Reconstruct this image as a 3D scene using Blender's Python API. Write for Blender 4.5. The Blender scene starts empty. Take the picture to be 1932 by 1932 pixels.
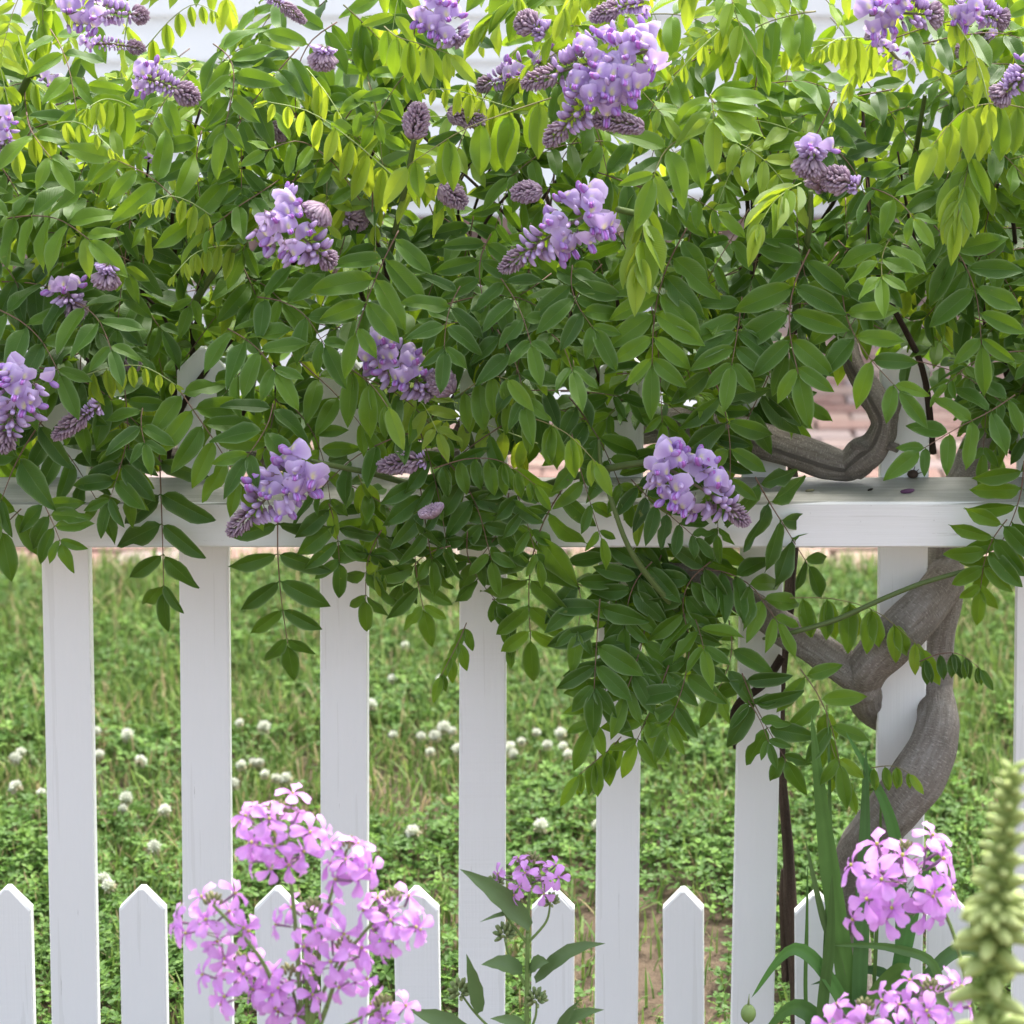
import bpy, math, random
import numpy as np
from mathutils import Vector, Matrix, noise

random.seed(11); RNG = np.random.default_rng(11)
SC = bpy.context.scene
COL = SC.collection
PI = math.pi

# ------------------------------------------------------------------ camera, world, sun, exposure
FPX, U0, V0 = 5000.0, 1350.0, 125.0            # focal length and principal point on a 1932-unit wide frame
PITCH = math.radians(6.0)
CAM = Vector((0.269, -3.60, 1.85))
cam_d = bpy.data.cameras.new('camera'); cam = bpy.data.objects.new('camera', cam_d); COL.objects.link(cam)
cam.location = CAM; cam.rotation_euler = (PI/2 - PITCH, 0, 0)
cam_d.sensor_width = 36.0; cam_d.lens = 36.0*FPX/1932.0
cam_d.shift_x = (966.0-U0)/1932.0; cam_d.shift_y = -(966.0-V0)/1932.0
cam_d.clip_start = 0.05; cam_d.clip_end = 400
cam_d.dof.use_dof = True; cam_d.dof.focus_distance = 3.50; cam_d.dof.aperture_fstop = 6.3
SC.camera = cam

SUN_EL, SUN_AZ = math.radians(62), math.radians(28)     # azimuth measured from +Y (behind the fence) towards +X
w = bpy.data.worlds.new('World'); SC.world = w; w.use_nodes = True
nt = w.node_tree; nt.nodes.clear()
sky = nt.nodes.new('ShaderNodeTexSky'); sky.sky_type = 'NISHITA'; sky.sun_disc = False
sky.sun_elevation = SUN_EL; sky.sun_rotation = SUN_AZ
sky.air_density = 1.0; sky.dust_density = 4.0; sky.ozone_density = 1.0
bg = nt.nodes.new('ShaderNodeBackground'); bg.inputs['Strength'].default_value = 0.15
wo = nt.nodes.new('ShaderNodeOutputWorld')
bw = nt.nodes.new('ShaderNodeRGBToBW'); nt.links.new(sky.outputs[0], bw.inputs[0])   # high thin cloud: a whiter sky
cl = nt.nodes.new('ShaderNodeMix'); cl.data_type = 'RGBA'; cl.inputs[0].default_value = 0.62
nt.links.new(sky.outputs[0], cl.inputs[6]); nt.links.new(bw.outputs[0], cl.inputs[7]); nt.links.new(cl.outputs[2], bg.inputs['Color']); nt.links.new(bg.outputs[0], wo.inputs['Surface'])
sl = bpy.data.lights.new('sun', 'SUN'); sl.energy = 1.5; sl.angle = math.radians(14); sl.color = (1.0, 0.955, 0.88)
so = bpy.data.objects.new('sun', sl); COL.objects.link(so)
sd = Vector((math.sin(SUN_AZ)*math.cos(SUN_EL), math.cos(SUN_AZ)*math.cos(SUN_EL), math.sin(SUN_EL)))
so.rotation_euler = sd.to_track_quat('Z', 'Y').to_euler()
so.location = sd*30
vs = SC.view_settings; vs.view_transform = 'Standard'; vs.look = 'None'; vs.gamma = 1.0; vs.use_curve_mapping = False
vs.exposure = 2.12
SC.cycles.max_bounces = 8; SC.cycles.transmission_bounces = 6; SC.cycles.diffuse_bounces = 4

cF = Vector((0, math.cos(PITCH), -math.sin(PITCH))); cU = Vector((0, math.sin(PITCH), math.cos(PITCH)))
def ray(u, v): return Vector((1, 0, 0))*((u-U0)/FPX) + cU*(-(v-V0)/FPX) + cF
def P(u, v, Y=-0.1):                            # a point of the plane at depth Y
    d = ray(u, v); t = (Y-CAM.y)/d.y
    return CAM + d*t
def G(u, v, z=0.0):                             # a point of the ground
    d = ray(u, v); t = (z-CAM.z)/d.z
    return CAM + d*t
def M(px, Y=-0.1): return px*(Y-CAM.y+0.07)/FPX # size in metres of px units at depth Y

# ------------------------------------------------------------------ mesh helpers
class MB:
    def __init__(s): s.v = []; s.q = []; s.t = []; s.uv = []; s.c = []; s.n = 0; s.mi = []; s.mt = []
    def add(s, V, Q=None, T=None, uv=None, c=(0, 0, 0, 1), mat=0):
        V = np.asarray(V, float); k = len(V)
        s.v.append(V); s.uv.append(np.zeros((k, 2)) if uv is None else np.asarray(uv, float))
        c = np.asarray(c, float); s.c.append(np.tile(c, (k, 1)) if c.ndim == 1 else c)
        if Q is not None and len(Q): Q = np.asarray(Q, int); s.q.append(Q+s.n); s.mi.append(np.full(len(Q), mat))
        if T is not None and len(T): T = np.asarray(T, int); s.t.append(T+s.n); s.mt.append(np.full(len(T), mat))
        s.n += k
    def add_tmpl(s, tm, Mx, c=None, mat=0):
        V = tm['v']; A = np.array(Mx)
        W = V @ A[:3, :3].T + A[:3, 3]
        s.add(W, tm.get('q'), tm.get('t'), tm['uv'], tm['c'] if c is None else c, mat)
    def mesh(s, name, mats, smooth=True):
        me = bpy.data.meshes.new(name)
        V = np.concatenate(s.v); uv = np.concatenate(s.uv); c = np.concatenate(s.c)
        Q = np.concatenate(s.q) if s.q else np.zeros((0, 4), int); T = np.concatenate(s.t) if s.t else np.zeros((0, 3), int)
        me.vertices.add(len(V)); me.vertices.foreach_set('co', V.astype(np.float32).ravel())
        li = np.concatenate([Q.ravel(), T.ravel()]).astype(np.int32)
        tot = np.concatenate([np.full(len(Q), 4), np.full(len(T), 3)]).astype(np.int32)
        st = np.concatenate([[0], np.cumsum(tot)[:-1]]).astype(np.int32)
        me.loops.add(len(li)); me.loops.foreach_set('vertex_index', li)
        me.polygons.add(len(tot)); me.polygons.foreach_set('loop_start', st); me.polygons.foreach_set('loop_total', tot)
        mi = np.concatenate(([np.concatenate(s.mi)] if s.mi else []) + ([np.concatenate(s.mt)] if s.mt else [])).astype(np.int32)
        me.polygons.foreach_set('material_index', mi)
        me.polygons.foreach_set('use_smooth', np.full(len(tot), smooth))
        a = me.attributes.new('luv', 'FLOAT2', 'POINT'); a.data.foreach_set('vector', uv.astype(np.float32).ravel())
        a = me.attributes.new('lcol', 'FLOAT_COLOR', 'POINT')
        if c.shape[1] == 3: c = np.hstack([c, np.ones((len(c), 1))])
        a.data.foreach_set('color', c.astype(np.float32).ravel())
        for m in (mats if isinstance(mats, (list, tuple)) else [mats]): me.materials.append(m)
        me.update(calc_edges=True)
        return me
    def obj(s, name, mats, parent=None, smooth=True): return link(name, s.mesh(name, mats, smooth), parent)

def link(name, me, parent=None, mx=None):
    o = bpy.data.objects.new(name, me); COL.objects.link(o)
    if parent is not None: o.parent = parent
    if mx is not None: o.matrix_local = mx
    return o
def thing(name, label, cat, loc=(0, 0, 0), group=None):
    o = bpy.data.objects.new(name, None); COL.objects.link(o); o.location = loc; o.empty_display_size = 0.05
    return tag(o, label, cat, group)
def tag(o, label, cat, group=None):
    o['label'] = label; o['category'] = cat
    if group: o['group'] = group
    return o
def kind(o, k): o['kind'] = k; return o

def catmull(pts, n):
    pts = [Vector(p) if not isinstance(p, (int, float)) else p for p in pts]
    out = []; m = len(pts)-1
    for i in range(n+1):
        f = i/n*m; k = min(int(f), m-1); t = f-k
        a, b, c, d = pts[max(k-1, 0)], pts[k], pts[k+1], pts[min(k+2, m)]
        out.append(0.5*((2*b)+(c-a)*t+(2*a-5*b+4*c-d)*t*t+(3*b-a-3*c+d)*t*t*t))
    return out
def tube(pts, rad, sides=6, lump=0.0, ls=30.0, cap=True, flat=1.0):
    n = len(pts); V = []; uv = []; Q = []; T = []
    up = Vector((0, 0, 1)); d0 = (pts[1]-pts[0]).normalized()
    x = d0.cross(up); x = x.normalized() if x.length > 1e-4 else Vector((1, 0, 0))
    L = 0
    for i, p in enumerate(pts):
        d = (pts[min(i+1, n-1)]-pts[max(i-1, 0)]).normalized()
        x = (x-d*x.dot(d)); x = x.normalized() if x.length > 1e-5 else d.orthogonal().normalized(); y = d.cross(x)
        if i: L += (p-pts[i-1]).length
        for k in range(sides):
            a = 2*PI*k/sides; e = x*math.cos(a)+y*math.sin(a)*flat
            r = rad[i]
            if lump:
                q = p+e*r; r *= 1+lump*(noise.noise(q*ls)+0.6*noise.noise(Vector((math.cos(a)*2.2, math.sin(a)*2.2, L*9)))+0.42*math.sin(3*a+L*9)+0.30*math.sin(7*a-L*13))
            V.append(p+e*r); uv.append((L, k/sides))
    for i in range(n-1):
        for k in range(sides):
            k2 = (k+1) % sides; Q.append((i*sides+k, i*sides+k2, (i+1)*sides+k2, (i+1)*sides+k))
    if cap:
        for i, s in ((0, -1), (n-1, 1)):
            c = len(V); V.append(pts[i]); uv.append((0 if i == 0 else L, 0.5))
            for k in range(sides):
                a, b = i*sides+k, i*sides+(k+1) % sides
                T.append((c, b, a) if s < 0 else (c, a, b))
    return dict(v=np.array([tuple(p) for p in V]), q=Q, t=T, uv=uv)
def frame(origin, xdir, zdir, scale=1.0):
    x = Vector(xdir).normalized(); z = Vector(zdir); z = z-x*z.dot(x)
    z = z.normalized() if z.length > 1e-4 else x.orthogonal().normalized()
    y = z.cross(x); m = Matrix((x*scale, y*scale, z*scale)).transposed().to_4x4(); m.translation = Vector(origin)
    return m
def ellipsoid(rx, ry, rz, seg=8, rings=5, center=(0, 0, 0), bend=0.0, c0=(1, 1, 1), c1=None):
    V = []; uv = []; Q = []; C = []; c1 = c1 or c0
    for i in range(rings+1):
        a = PI*i/rings; X = -math.cos(a); r = max(math.sin(a), 0.03)
        for k in range(seg):
            b = 2*PI*k/seg; x = X*rx
            V.append((center[0]+x, center[1]+r*ry*math.cos(b), center[2]+r*rz*math.sin(b)+bend*(X*0.5+.5)**2)); uv.append((X*.5+.5, k/seg))
            t = X*.5+.5; C.append([c0[j]*(1-t)+c1[j]*t for j in range(3)]+[1])
    for i in range(rings):
        for k in range(seg):
            k2 = (k+1) % seg; Q.append((i*seg+k, i*seg+k2, (i+1)*seg+k2, (i+1)*seg+k))
    return dict(v=np.array(V), q=np.array(Q), uv=np.array(uv), c=np.array(C))
def join(*ts):
    mb = MB()
    for t in ts: mb.add(t['v'], t.get('q'), t.get('t'), t['uv'], t['c'])
    r = dict(v=np.concatenate(mb.v), uv=np.concatenate(mb.uv), c=np.concatenate(mb.c))
    r['q'] = np.concatenate(mb.q) if mb.q else None; r['t'] = np.concatenate(mb.t) if mb.t else None
    return r
def box_mb(mb, x0, x1, y0, y1, z0, z1, bev=0.0, shear=0.0):
    b = bev; V = []
    # chamfered box: 3 inset rings per corner
    for sx, X in ((-1, x0), (1, x1)):
        for sy, Yv in ((-1, y0), (1, y1)):
            for sz, Z in ((-1, z0), (1, z1)):
                V += [(X-sx*b, Yv-sy*b, Z), (X-sx*b, Yv, Z-sz*b), (X, Yv-sy*b, Z-sz*b)]
    V = np.array(V, float)
    def i(a, c, d, k): return (a*4+c*2+d)*3+k
    Q = []
    for d in (0, 1): Q.append([i(0, 0, d, 0), i(1, 0, d, 0), i(1, 1, d, 0), i(0, 1, d, 0)][::(1 if d else -1)])
    for c in (0, 1): Q.append([i(0, c, 0, 1), i(1, c, 0, 1), i(1, c, 1, 1), i(0, c, 1, 1)][::(-1 if c else 1)])
    for a in (0, 1): Q.append([i(a, 0, 0, 2), i(a, 1, 0, 2), i(a, 1, 1, 2), i(a, 0, 1, 2)][::(1 if a else -1)])
    T = []
    if b > 0:
        for c in (0, 1):
            for d in (0, 1): Q.append([i(0, c, d, 0), i(1, c, d, 0), i(1, c, d, 1), i(0, c, d, 1)])
        for a in (0, 1):
            for d in (0, 1): Q.append([i(a, 0, d, 0), i(a, 1, d, 0), i(a, 1, d, 2), i(a, 0, d, 2)])
            for c in (0, 1): Q.append([i(a, c, 0, 1), i(a, c, 1, 1), i(a, c, 1, 2), i(a, c, 0, 2)])
            for c in (0, 1):
                for d in (0, 1): T.append((i(a, c, d, 0), i(a, c, d, 1), i(a, c, d, 2)))
    mb.add(V, Q, T)

# ------------------------------------------------------------------ materials
class NT:
    def __init__(s, name):
        s.m = bpy.data.materials.new(name); s.m.use_nodes = True; s.t = s.m.node_tree; s.t.nodes.clear()
        s.out = s.n('ShaderNodeOutputMaterial')
    def n(s, k, **kw):
        nd = s.t.nodes.new(k)
        for a, b in kw.items(): setattr(nd, a, b)
        return nd
    def l(s, a, b): s.t.links.new(a, b)
    def mix(s, f, a, b, mode='MIX'):
        nd = s.n('ShaderNodeMix', data_type='RGBA', blend_type=mode)
        for sock, val in ((nd.inputs[0], f), (nd.inputs[6], a), (nd.inputs[7], b)):
            if hasattr(val, 'default_value') or hasattr(val, 'is_linked'): s.l(val, sock)
            else: sock.default_value = val if isinstance(val, (int, float)) else (*val, 1)[:4]
        return nd.outputs[2]
    def math(s, op, a, b=0.0, clamp=False):
        nd = s.n('ShaderNodeMath', operation=op, use_clamp=clamp)
        for k, val in enumerate((a, b)):
            if hasattr(val, 'is_linked'): s.l(val, nd.inputs[k])
            else: nd.inputs[k].default_value = val
        return nd.outputs[0]
    def ramp(s, f, stops):
        nd = s.n('ShaderNodeValToRGB'); e = nd.color_ramp.elements
        while len(e) < len(stops): e.new(0.5)
        for k, (p, c) in enumerate(stops): e[k].position = p; e[k].color = (*c, 1)[:4]
        s.l(f, nd.inputs[0]); return nd.outputs[0]
    def noise(s, vec, scale, detail=4, rough=0.55):
        nd = s.n('ShaderNodeTexNoise'); nd.inputs['Scale'].default_value = scale; nd.inputs['Detail'].default_value = detail
        nd.inputs['Roughness'].default_value = rough
        if vec is not None: s.l(vec, nd.inputs['Vector'])
        return nd.outputs['Fac']
    def mapping(s, vec, sc=(1, 1, 1)):
        nd = s.n('ShaderNodeMapping'); nd.inputs['Scale'].default_value = sc; s.l(vec, nd.inputs[0]); return nd.outputs[0]
    def bump(s, h, strength=0.3, dist=0.002):
        nd = s.n('ShaderNodeBump'); nd.inputs['Strength'].default_value = strength; nd.inputs['Distance'].default_value = dist
        s.l(h, nd.inputs['Height']); return nd.outputs[0]
    def principled(s, col, rough=0.6, spec=0.3, normal=None):
        nd = s.n('ShaderNodeBsdfPrincipled')
        if hasattr(col, 'is_linked'): s.l(col, nd.inputs['Base Color'])
        else: nd.inputs['Base Color'].default_value = (*col, 1)
        if hasattr(rough, 'is_linked'): s.l(rough, nd.inputs['Roughness'])
        else: nd.inputs['Roughness'].default_value = rough
        nd.inputs['Specular IOR Level'].default_value = spec
        if normal is not None: s.l(normal, nd.inputs['Normal'])
        return nd.outputs[0]
    def finish(s, sh): s.l(sh, s.out.inputs['Surface']); return s.m
    def attr(s, name): return s.n('ShaderNodeAttribute', attribute_name=name)
    def obj(s): return s.n('ShaderNodeTexCoord').outputs['Object']
    def translucent(s, col, sh, f):
        tr = s.n('ShaderNodeBsdfTranslucent'); s.l(col, tr.inputs['Color'])
        mx = s.n('ShaderNodeMixShader')
        if hasattr(f, 'is_linked'): s.l(f, mx.inputs[0])
        else: mx.inputs[0].default_value = f
        s.l(sh, mx.inputs[1]); s.l(tr.outputs[0], mx.inputs[2]); return mx.outputs[0]

def mat_leaf():
    s = NT('wisteria leaf'); lc = s.attr('lcol'); uv = s.attr('luv')
    sep = s.n('ShaderNodeSeparateColor'); s.l(lc.outputs['Color'], sep.inputs[0]); age, rnd = sep.outputs[0], sep.outputs[1]
    oi = s.n('ShaderNodeObjectInfo')
    sx = s.n('ShaderNodeSeparateXYZ'); s.l(uv.outputs['Vector'], sx.inputs[0]); t, sd_ = sx.outputs[0], sx.outputs[1]
    geo = s.n('ShaderNodeNewGeometry')
    nz = s.noise(geo.outputs['Position'], 42, 4); nz2 = s.noise(geo.outputs['Position'], 9, 2)
    a = s.math('ADD', age, s.math('MULTIPLY', s.math('SUBTRACT', rnd, 0.5), 0.22))
    a = s.math('ADD', a, s.math('MULTIPLY', s.math('SUBTRACT', nz2, 0.5), 0.25), True)
    base = s.ramp(a, [(0.0, (0.025, 0.070, 0.007)), (0.3, (0.052, 0.130, 0.010)), (0.6, (0.120, 0.235, 0.016)), (1.0, (0.30, 0.42, 0.055))])
    tr = s.ramp(a, [(0.0, (0.075, 0.15, 0.010)), (0.3, (0.14, 0.26, 0.014)), (0.6, (0.32, 0.50, 0.018)), (1.0, (0.62, 0.72, 0.04))])
    # side veins and midrib
    wv = s.math('SINE', s.math('MULTIPLY', s.math('SUBTRACT', t, s.math('MULTIPLY', sd_, 0.22)), 62))
    vein = s.math('MULTIPLY', s.math('POWER', s.math('ABSOLUTE', wv), 8), 0.10)
    rib = s.math('LESS_THAN', sd_, 0.035)
    edge = s.math('MULTIPLY', s.math('POWER', sd_, 9), 0.75, True)
    base = s.mix(s.math('MULTIPLY', s.math('ADD', nz, -0.35, True), 0.22), base, (0.10, 0.17, 0.05))
    base = s.mix(vein, base, (0.14, 0.22, 0.07)); base = s.mix(s.math('MULTIPLY', rib, 0.30), base, (0.20, 0.29, 0.10))
    base = s.mix(edge, base, (0.26, 0.36, 0.17))
    spot = s.math('GREATER_THAN', s.noise(geo.outputs['Position'], 75, 2), 0.74)
    base = s.mix(s.math('MULTIPLY', spot, 0.5), base, (0.22, 0.24, 0.05))
    under = s.mix(0.45, base, (0.20, 0.28, 0.13))
    col = s.mix(geo.outputs['Backfacing'], base, under)
    h = s.math('ADD', s.math('MULTIPLY', s.math('ABSOLUTE', wv), 0.5), s.math('ADD', nz, s.math('MULTIPLY', rib, -0.8)))
    sh = s.principled(col, 0.45, 0.30, s.bump(h, 0.32, 0.0014))
    return s.finish(s.translucent(tr, sh, s.math('ADD', 0.24, s.math('MULTIPLY', a, 0.26))))
def mat_col(name, rough=0.5, trans=0.0, spec=0.3, nscale=60, namp=0.25, tmul=1.0):
    s = NT(name); lc = s.attr('lcol'); geo = s.n('ShaderNodeNewGeometry')
    oi = s.n('ShaderNodeObjectInfo')
    nz = s.noise(geo.outputs['Position'], nscale, 3)
    k = s.math('ADD', s.math('ADD', 1.0-namp*0.5, s.math('MULTIPLY', nz, namp)), s.math('MULTIPLY', s.math('SUBTRACT', oi.outputs['Random'], 0.5), namp*0.8))
    vm = s.n('ShaderNodeVectorMath', operation='SCALE'); s.l(lc.outputs['Color'], vm.inputs[0]); s.l(k, vm.inputs['Scale'])
    sh = s.principled(vm.outputs[0], rough, spec, s.bump(nz, 0.2, 0.001))
    if trans: sh = s.translucent(vm.outputs[0], sh, trans)
    return s.finish(sh)
def mat_bark(name, c0, c1, c2, stretch=(60, 60, 9)):
    s = NT(name); geo = s.n('ShaderNodeNewGeometry'); uv = s.attr('luv')
    mp = s.mapping(uv.outputs['Vector'], (26, 22, 1)); fib = s.noise(mp, 1.0, 6, 0.65); fl = s.noise(s.mapping(uv.outputs['Vector'], (620, 26, 1)), 1.0, 3, 0.6)
    big = s.noise(geo.outputs['Position'], 16, 4); fine = s.noise(geo.outputs['Position'], 420, 3, 0.7)
    f = s.math('ADD', s.math('MULTIPLY', fib, 0.55), s.math('MULTIPLY', big, 0.45))
    col = s.ramp(f, [(0.3, c0), (0.5, c1), (0.68, c2)])
    col = s.mix(s.math('MULTIPLY', s.math('GREATER_THAN', fl, 0.60), 0.40), col, tuple(min(1, x*1.5) for x in c2))
    col = s.mix(s.math('MULTIPLY', s.math('LESS_THAN', fl, 0.38), 0.40), col, tuple(x*0.5 for x in c0))
    h = s.math('ADD', s.math('MULTIPLY', fib, 1.6), s.math('ADD', s.math('MULTIPLY', big, 1.2), s.math('MULTIPLY', fine, 0.5)))
    return s.finish(s.principled(col, 0.85, 0.15, s.bump(h, 0.95, 0.005)))
def mat_paint(name, horizontal=False, dirt=0.5):
    s = NT(name); oc = s.n('ShaderNodeNewGeometry').outputs['Position']; oi = s.n('ShaderNodeObjectInfo')
    ofs = s.n('ShaderNodeVectorMath', operation='ADD'); s.l(oc, ofs.inputs[0])
    cb = s.n('ShaderNodeCombineXYZ'); s.l(s.math('MULTIPLY', oi.outputs['Random'], 37), cb.inputs[0]); s.l(s.math('MULTIPLY', oi.outputs['Random'], 11), cb.inputs[2]); s.l(cb.outputs[0], ofs.inputs[1])
    v = ofs.outputs[0]
    sc = (7, 260, 260) if horizontal else (260, 260, 7)
    gr = s.noise(s.mapping(v, sc), 1.0, 5, 0.6)
    saw = s.noise(s.mapping(v, (3, 3, 170) if not horizontal else (170, 3, 3)), 1.0, 2, 0.5)
    gr2 = s.noise(s.mapping(v, tuple(x*0.22 for x in sc)), 1.0, 3)
    big = s.noise(v, 5, 4); speck = s.noise(v, 190, 3, 0.7)
    col = s.mix(s.math('MULTIPLY', s.math('SUBTRACT', big, 0.40, True), 1.1*dirt), (0.86, 0.86, 0.85), (0.74, 0.73, 0.68))
    if horizontal and dirt > .5:                       # grey level top: dirt and weathering, plus the vine's shade painted into the colour
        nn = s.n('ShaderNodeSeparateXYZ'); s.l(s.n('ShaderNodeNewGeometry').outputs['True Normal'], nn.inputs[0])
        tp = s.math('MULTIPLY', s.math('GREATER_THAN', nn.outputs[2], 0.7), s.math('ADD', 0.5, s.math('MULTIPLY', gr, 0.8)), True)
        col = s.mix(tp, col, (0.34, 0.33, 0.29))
    crack = s.math('MULTIPLY', s.math('LESS_THAN', gr, 0.305), s.math('GREATER_THAN', gr2, 0.55))
    col = s.mix(s.math('MULTIPLY', crack, 0.75), col, (0.30, 0.28, 0.25))
    col = s.mix(s.math('MULTIPLY', s.math('GREATER_THAN', gr2, 0.62), 0.22*dirt+0.06), col, (0.52, 0.51, 0.46))
    col = s.mix(s.math('MULTIPLY', s.math('GREATER_THAN', speck, 0.735), 0.55*dirt), col, (0.25, 0.24, 0.20))
    h = s.math('ADD', gr, s.math('ADD', s.math('MULTIPLY', gr2, 1.4), s.math('ADD', s.math('MULTIPLY', crack, -1.5), s.math('MULTIPLY', saw, s.math('MULTIPLY', s.math('SUBTRACT', oi.outputs['Random'], 0.55, True), 3.0)))))
    return s.finish(s.principled(col, 0.48, 0.3, s.bump(h, 0.32, 0.0016)))
def mat_brick():
    s = NT('brick paver'); p = s.n('ShaderNodeNewGeometry').outputs['Position']; oi = s.n('ShaderNodeObjectInfo'); lc = s.attr('lcol')
    sep = s.n('ShaderNodeSeparateColor'); s.l(lc.outputs['Color'], sep.inputs[0])
    r = s.math('FRACT', s.math('ADD', oi.outputs['Random'], sep.outputs[1]))
    col = s.ramp(r, [(0.0, (0.20, 0.115, 0.095)), (0.3, (0.27, 0.17, 0.14)), (0.55, (0.31, 0.22, 0.175)), (0.8, (0.25, 0.205, 0.205)), (1.0, (0.33, 0.25, 0.20))])
    n1 = s.noise(p, 22, 5, 0.65); n2 = s.noise(p, 160, 4, 0.7)
    col = s.mix(s.math('MULTIPLY', s.math('SUBTRACT', n1, 0.45, True), 1.5), col, (0.36, 0.29, 0.25))
    col = s.mix(s.math('MULTIPLY', s.math('LESS_THAN', n2, 0.40), 0.5), col, (0.22, 0.15, 0.12))
    return s.finish(s.principled(col, 0.85, 0.2, s.bump(s.math('ADD', n1, n2), 0.6, 0.004)))
def mat_rough(name, c0, c1, scale=20, bump=0.5, dist=0.005, rough=0.9):
    s = NT(name); p = s.n('ShaderNodeNewGeometry').outputs['Position']
    n1 = s.noise(p, scale, 6, 0.65); n2 = s.noise(p, scale*9, 4, 0.7)
    f = s.math('ADD', s.math('MULTIPLY', n1, 0.6), s.math('MULTIPLY', n2, 0.4))
    return s.finish(s.principled(s.ramp(f, [(0.35, c0), (0.65, c1)]), rough, 0.2, s.bump(f, bump, dist)))

MLEAF = mat_leaf()
MSTEM = mat_col('green stem', 0.55, 0.0, 0.3, 80, 0.35)
MPETAL = mat_col('petal', 0.5, 0.35, 0.2, 90, 0.18)
MGRASS = mat_col('grass', 0.55, 0.35, 0.25, 9, 0.5)
MBLADE = mat_col('strap leaf', 0.42, 0.2, 0.35, 40, 0.25)
MBARK = mat_bark('grey wisteria bark', (0.135, 0.115, 0.094), (0.245, 0.216, 0.184), (0.36, 0.335, 0.302))
MDARK = mat_bark('dark twig bark', (0.035, 0.024, 0.018), (0.065, 0.045, 0.034), (0.11, 0.08, 0.062))
MPAINT = mat_paint('white picket paint', False, 0.42)
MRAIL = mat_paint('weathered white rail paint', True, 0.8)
MSIDE = mat_paint('white siding paint', True, 0.12)
MBRICK = mat_brick()
MSAND = mat_rough('sandy joint', (0.15, 0.12, 0.095), (0.24, 0.20, 0.165), 30)
MSOIL = mat_rough('soil', (0.055, 0.038, 0.026), (0.17, 0.125, 0.085), 26, 0.9, 0.012)
MCONC = mat_rough('pale concrete', (0.52, 0.51, 0.49), (0.64, 0.63, 0.62), 8, 0.3)

# ------------------------------------------------------------------ ground
Yp = G(966, 1090).y          # front edge of the brick path
Yw = G(966, 800).y           # end of the brick strip on the left
Yh = G(966, 545).y           # foot of the house wall
mb = MB(); nx, ny = 120, 60
xs = np.linspace(-7, 7, nx); ys = np.concatenate([np.linspace(-3.0, -1.2, 8), np.linspace(-1.1, Yp-0.01, ny-8)])
gz = lambda x, y: 0.012*noise.noise(Vector((x*3, y*3, 0)))+0.006*noise.noise(Vector((x*11, y*11, 3)))-0.006
V = [(x, y, gz(x, y)) for y in ys for x in xs]
Q = [(j*nx+i, j*nx+i+1, (j+1)*nx+i+1, (j+1)*nx+i) for j in range(ny-1) for i in range(nx-1)]
mb.add(V, Q); kind(mb.obj('ground', MSOIL), 'structure')
mb = MB(); R = 300
mb.add([(-R, -R, -0.06), (R, -R, -0.06), (R, R, -0.06), (-R, R, -0.06)], [(0, 1, 2, 3)]); kind(mb.obj('terrain', MSOIL, smooth=False), 'structure')
mb = MB(); mb.add([(-7, Yp-0.02, -0.012), (7, Yp-0.02, -0.012), (7, Yh+0.3, -0.012), (-7, Yh+0.3, -0.012)], [(0, 1, 2, 3)])
path = kind(mb.obj('brick_path', MSAND, smooth=False), 'structure')
SLABX = 0.30
mb = MB(); box_mb(mb, -7, SLABX, Yw+0.03, Yh+0.1, -0.03, 0.012, 0.004); kind(mb.obj('concrete_walk', MCONC, smooth=False), 'structure')
# bricks: the nearest rows one by one, the rest as one part
BL, BW, GAP = 0.205, 0.098, 0.012
brick_meshes = []
for k in range(6):
    m_ = MB(); box_mb(m_, -BL/2, BL/2, -BW/2, BW/2, -0.02, 0.008, 0.006)
    m_.v[0] = m_.v[0]+RNG.normal(0, 0.0014, m_.v[0].shape); m_.c[0][:, 1] = k/6.0
    brick_meshes.append(m_.mesh('brick', MBRICK, smooth=False))
rest = MB(); spots = []
row = 0; y = Yp+BW/2
while y < Yh:
    x = -4.0+(row % 2)*(BL+GAP)/2
    while x < 4.2:
        if not (y > Yw-0.02 and x < SLABX+BL*0.6): spots.append((x+random.gauss(0, .004), y+random.gauss(0, .004), random.gauss(0, .003), random.gauss(0, .03)))
        x += BL+GAP
    y += BW+GAP; row += 1
def inview(x, y):
    dpt = y-CAM.y; u = U0+(x-CAM.x)/dpt*FPX*1.0
    return -60 < u < 2000
vis = [p for p in spots if inview(p[0], p[1])]
vis.sort(key=lambda p: (p[1] > Yp+0.75 and p[0] < 0.25, p[1])); near = set(vis[:300])
for p in spots:
    if p in near:
        link('brick', random.choice(brick_meshes), path, Matrix.Translation((p[0], p[1], p[2])) @ Matrix.Rotation(p[3], 4, 'Z'))
    else:
        b_ = MB(); box_mb(b_, -BL/2, BL/2, -BW/2, BW/2, -0.02, 0.008, 0.006); c_, s_ = math.cos(p[3]), math.sin(p[3])
        V = b_.v[0] @ np.array([[c_, s_, 0], [-s_, c_, 0], [0, 0, 1]])+np.array(p[:3])
        rest.add(V, b_.q[0], b_.t[0], None, (0, random.random(), 0, 1))
kind(rest.obj('far_bricks', MBRICK, path, smooth=False), 'stuff')

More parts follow.
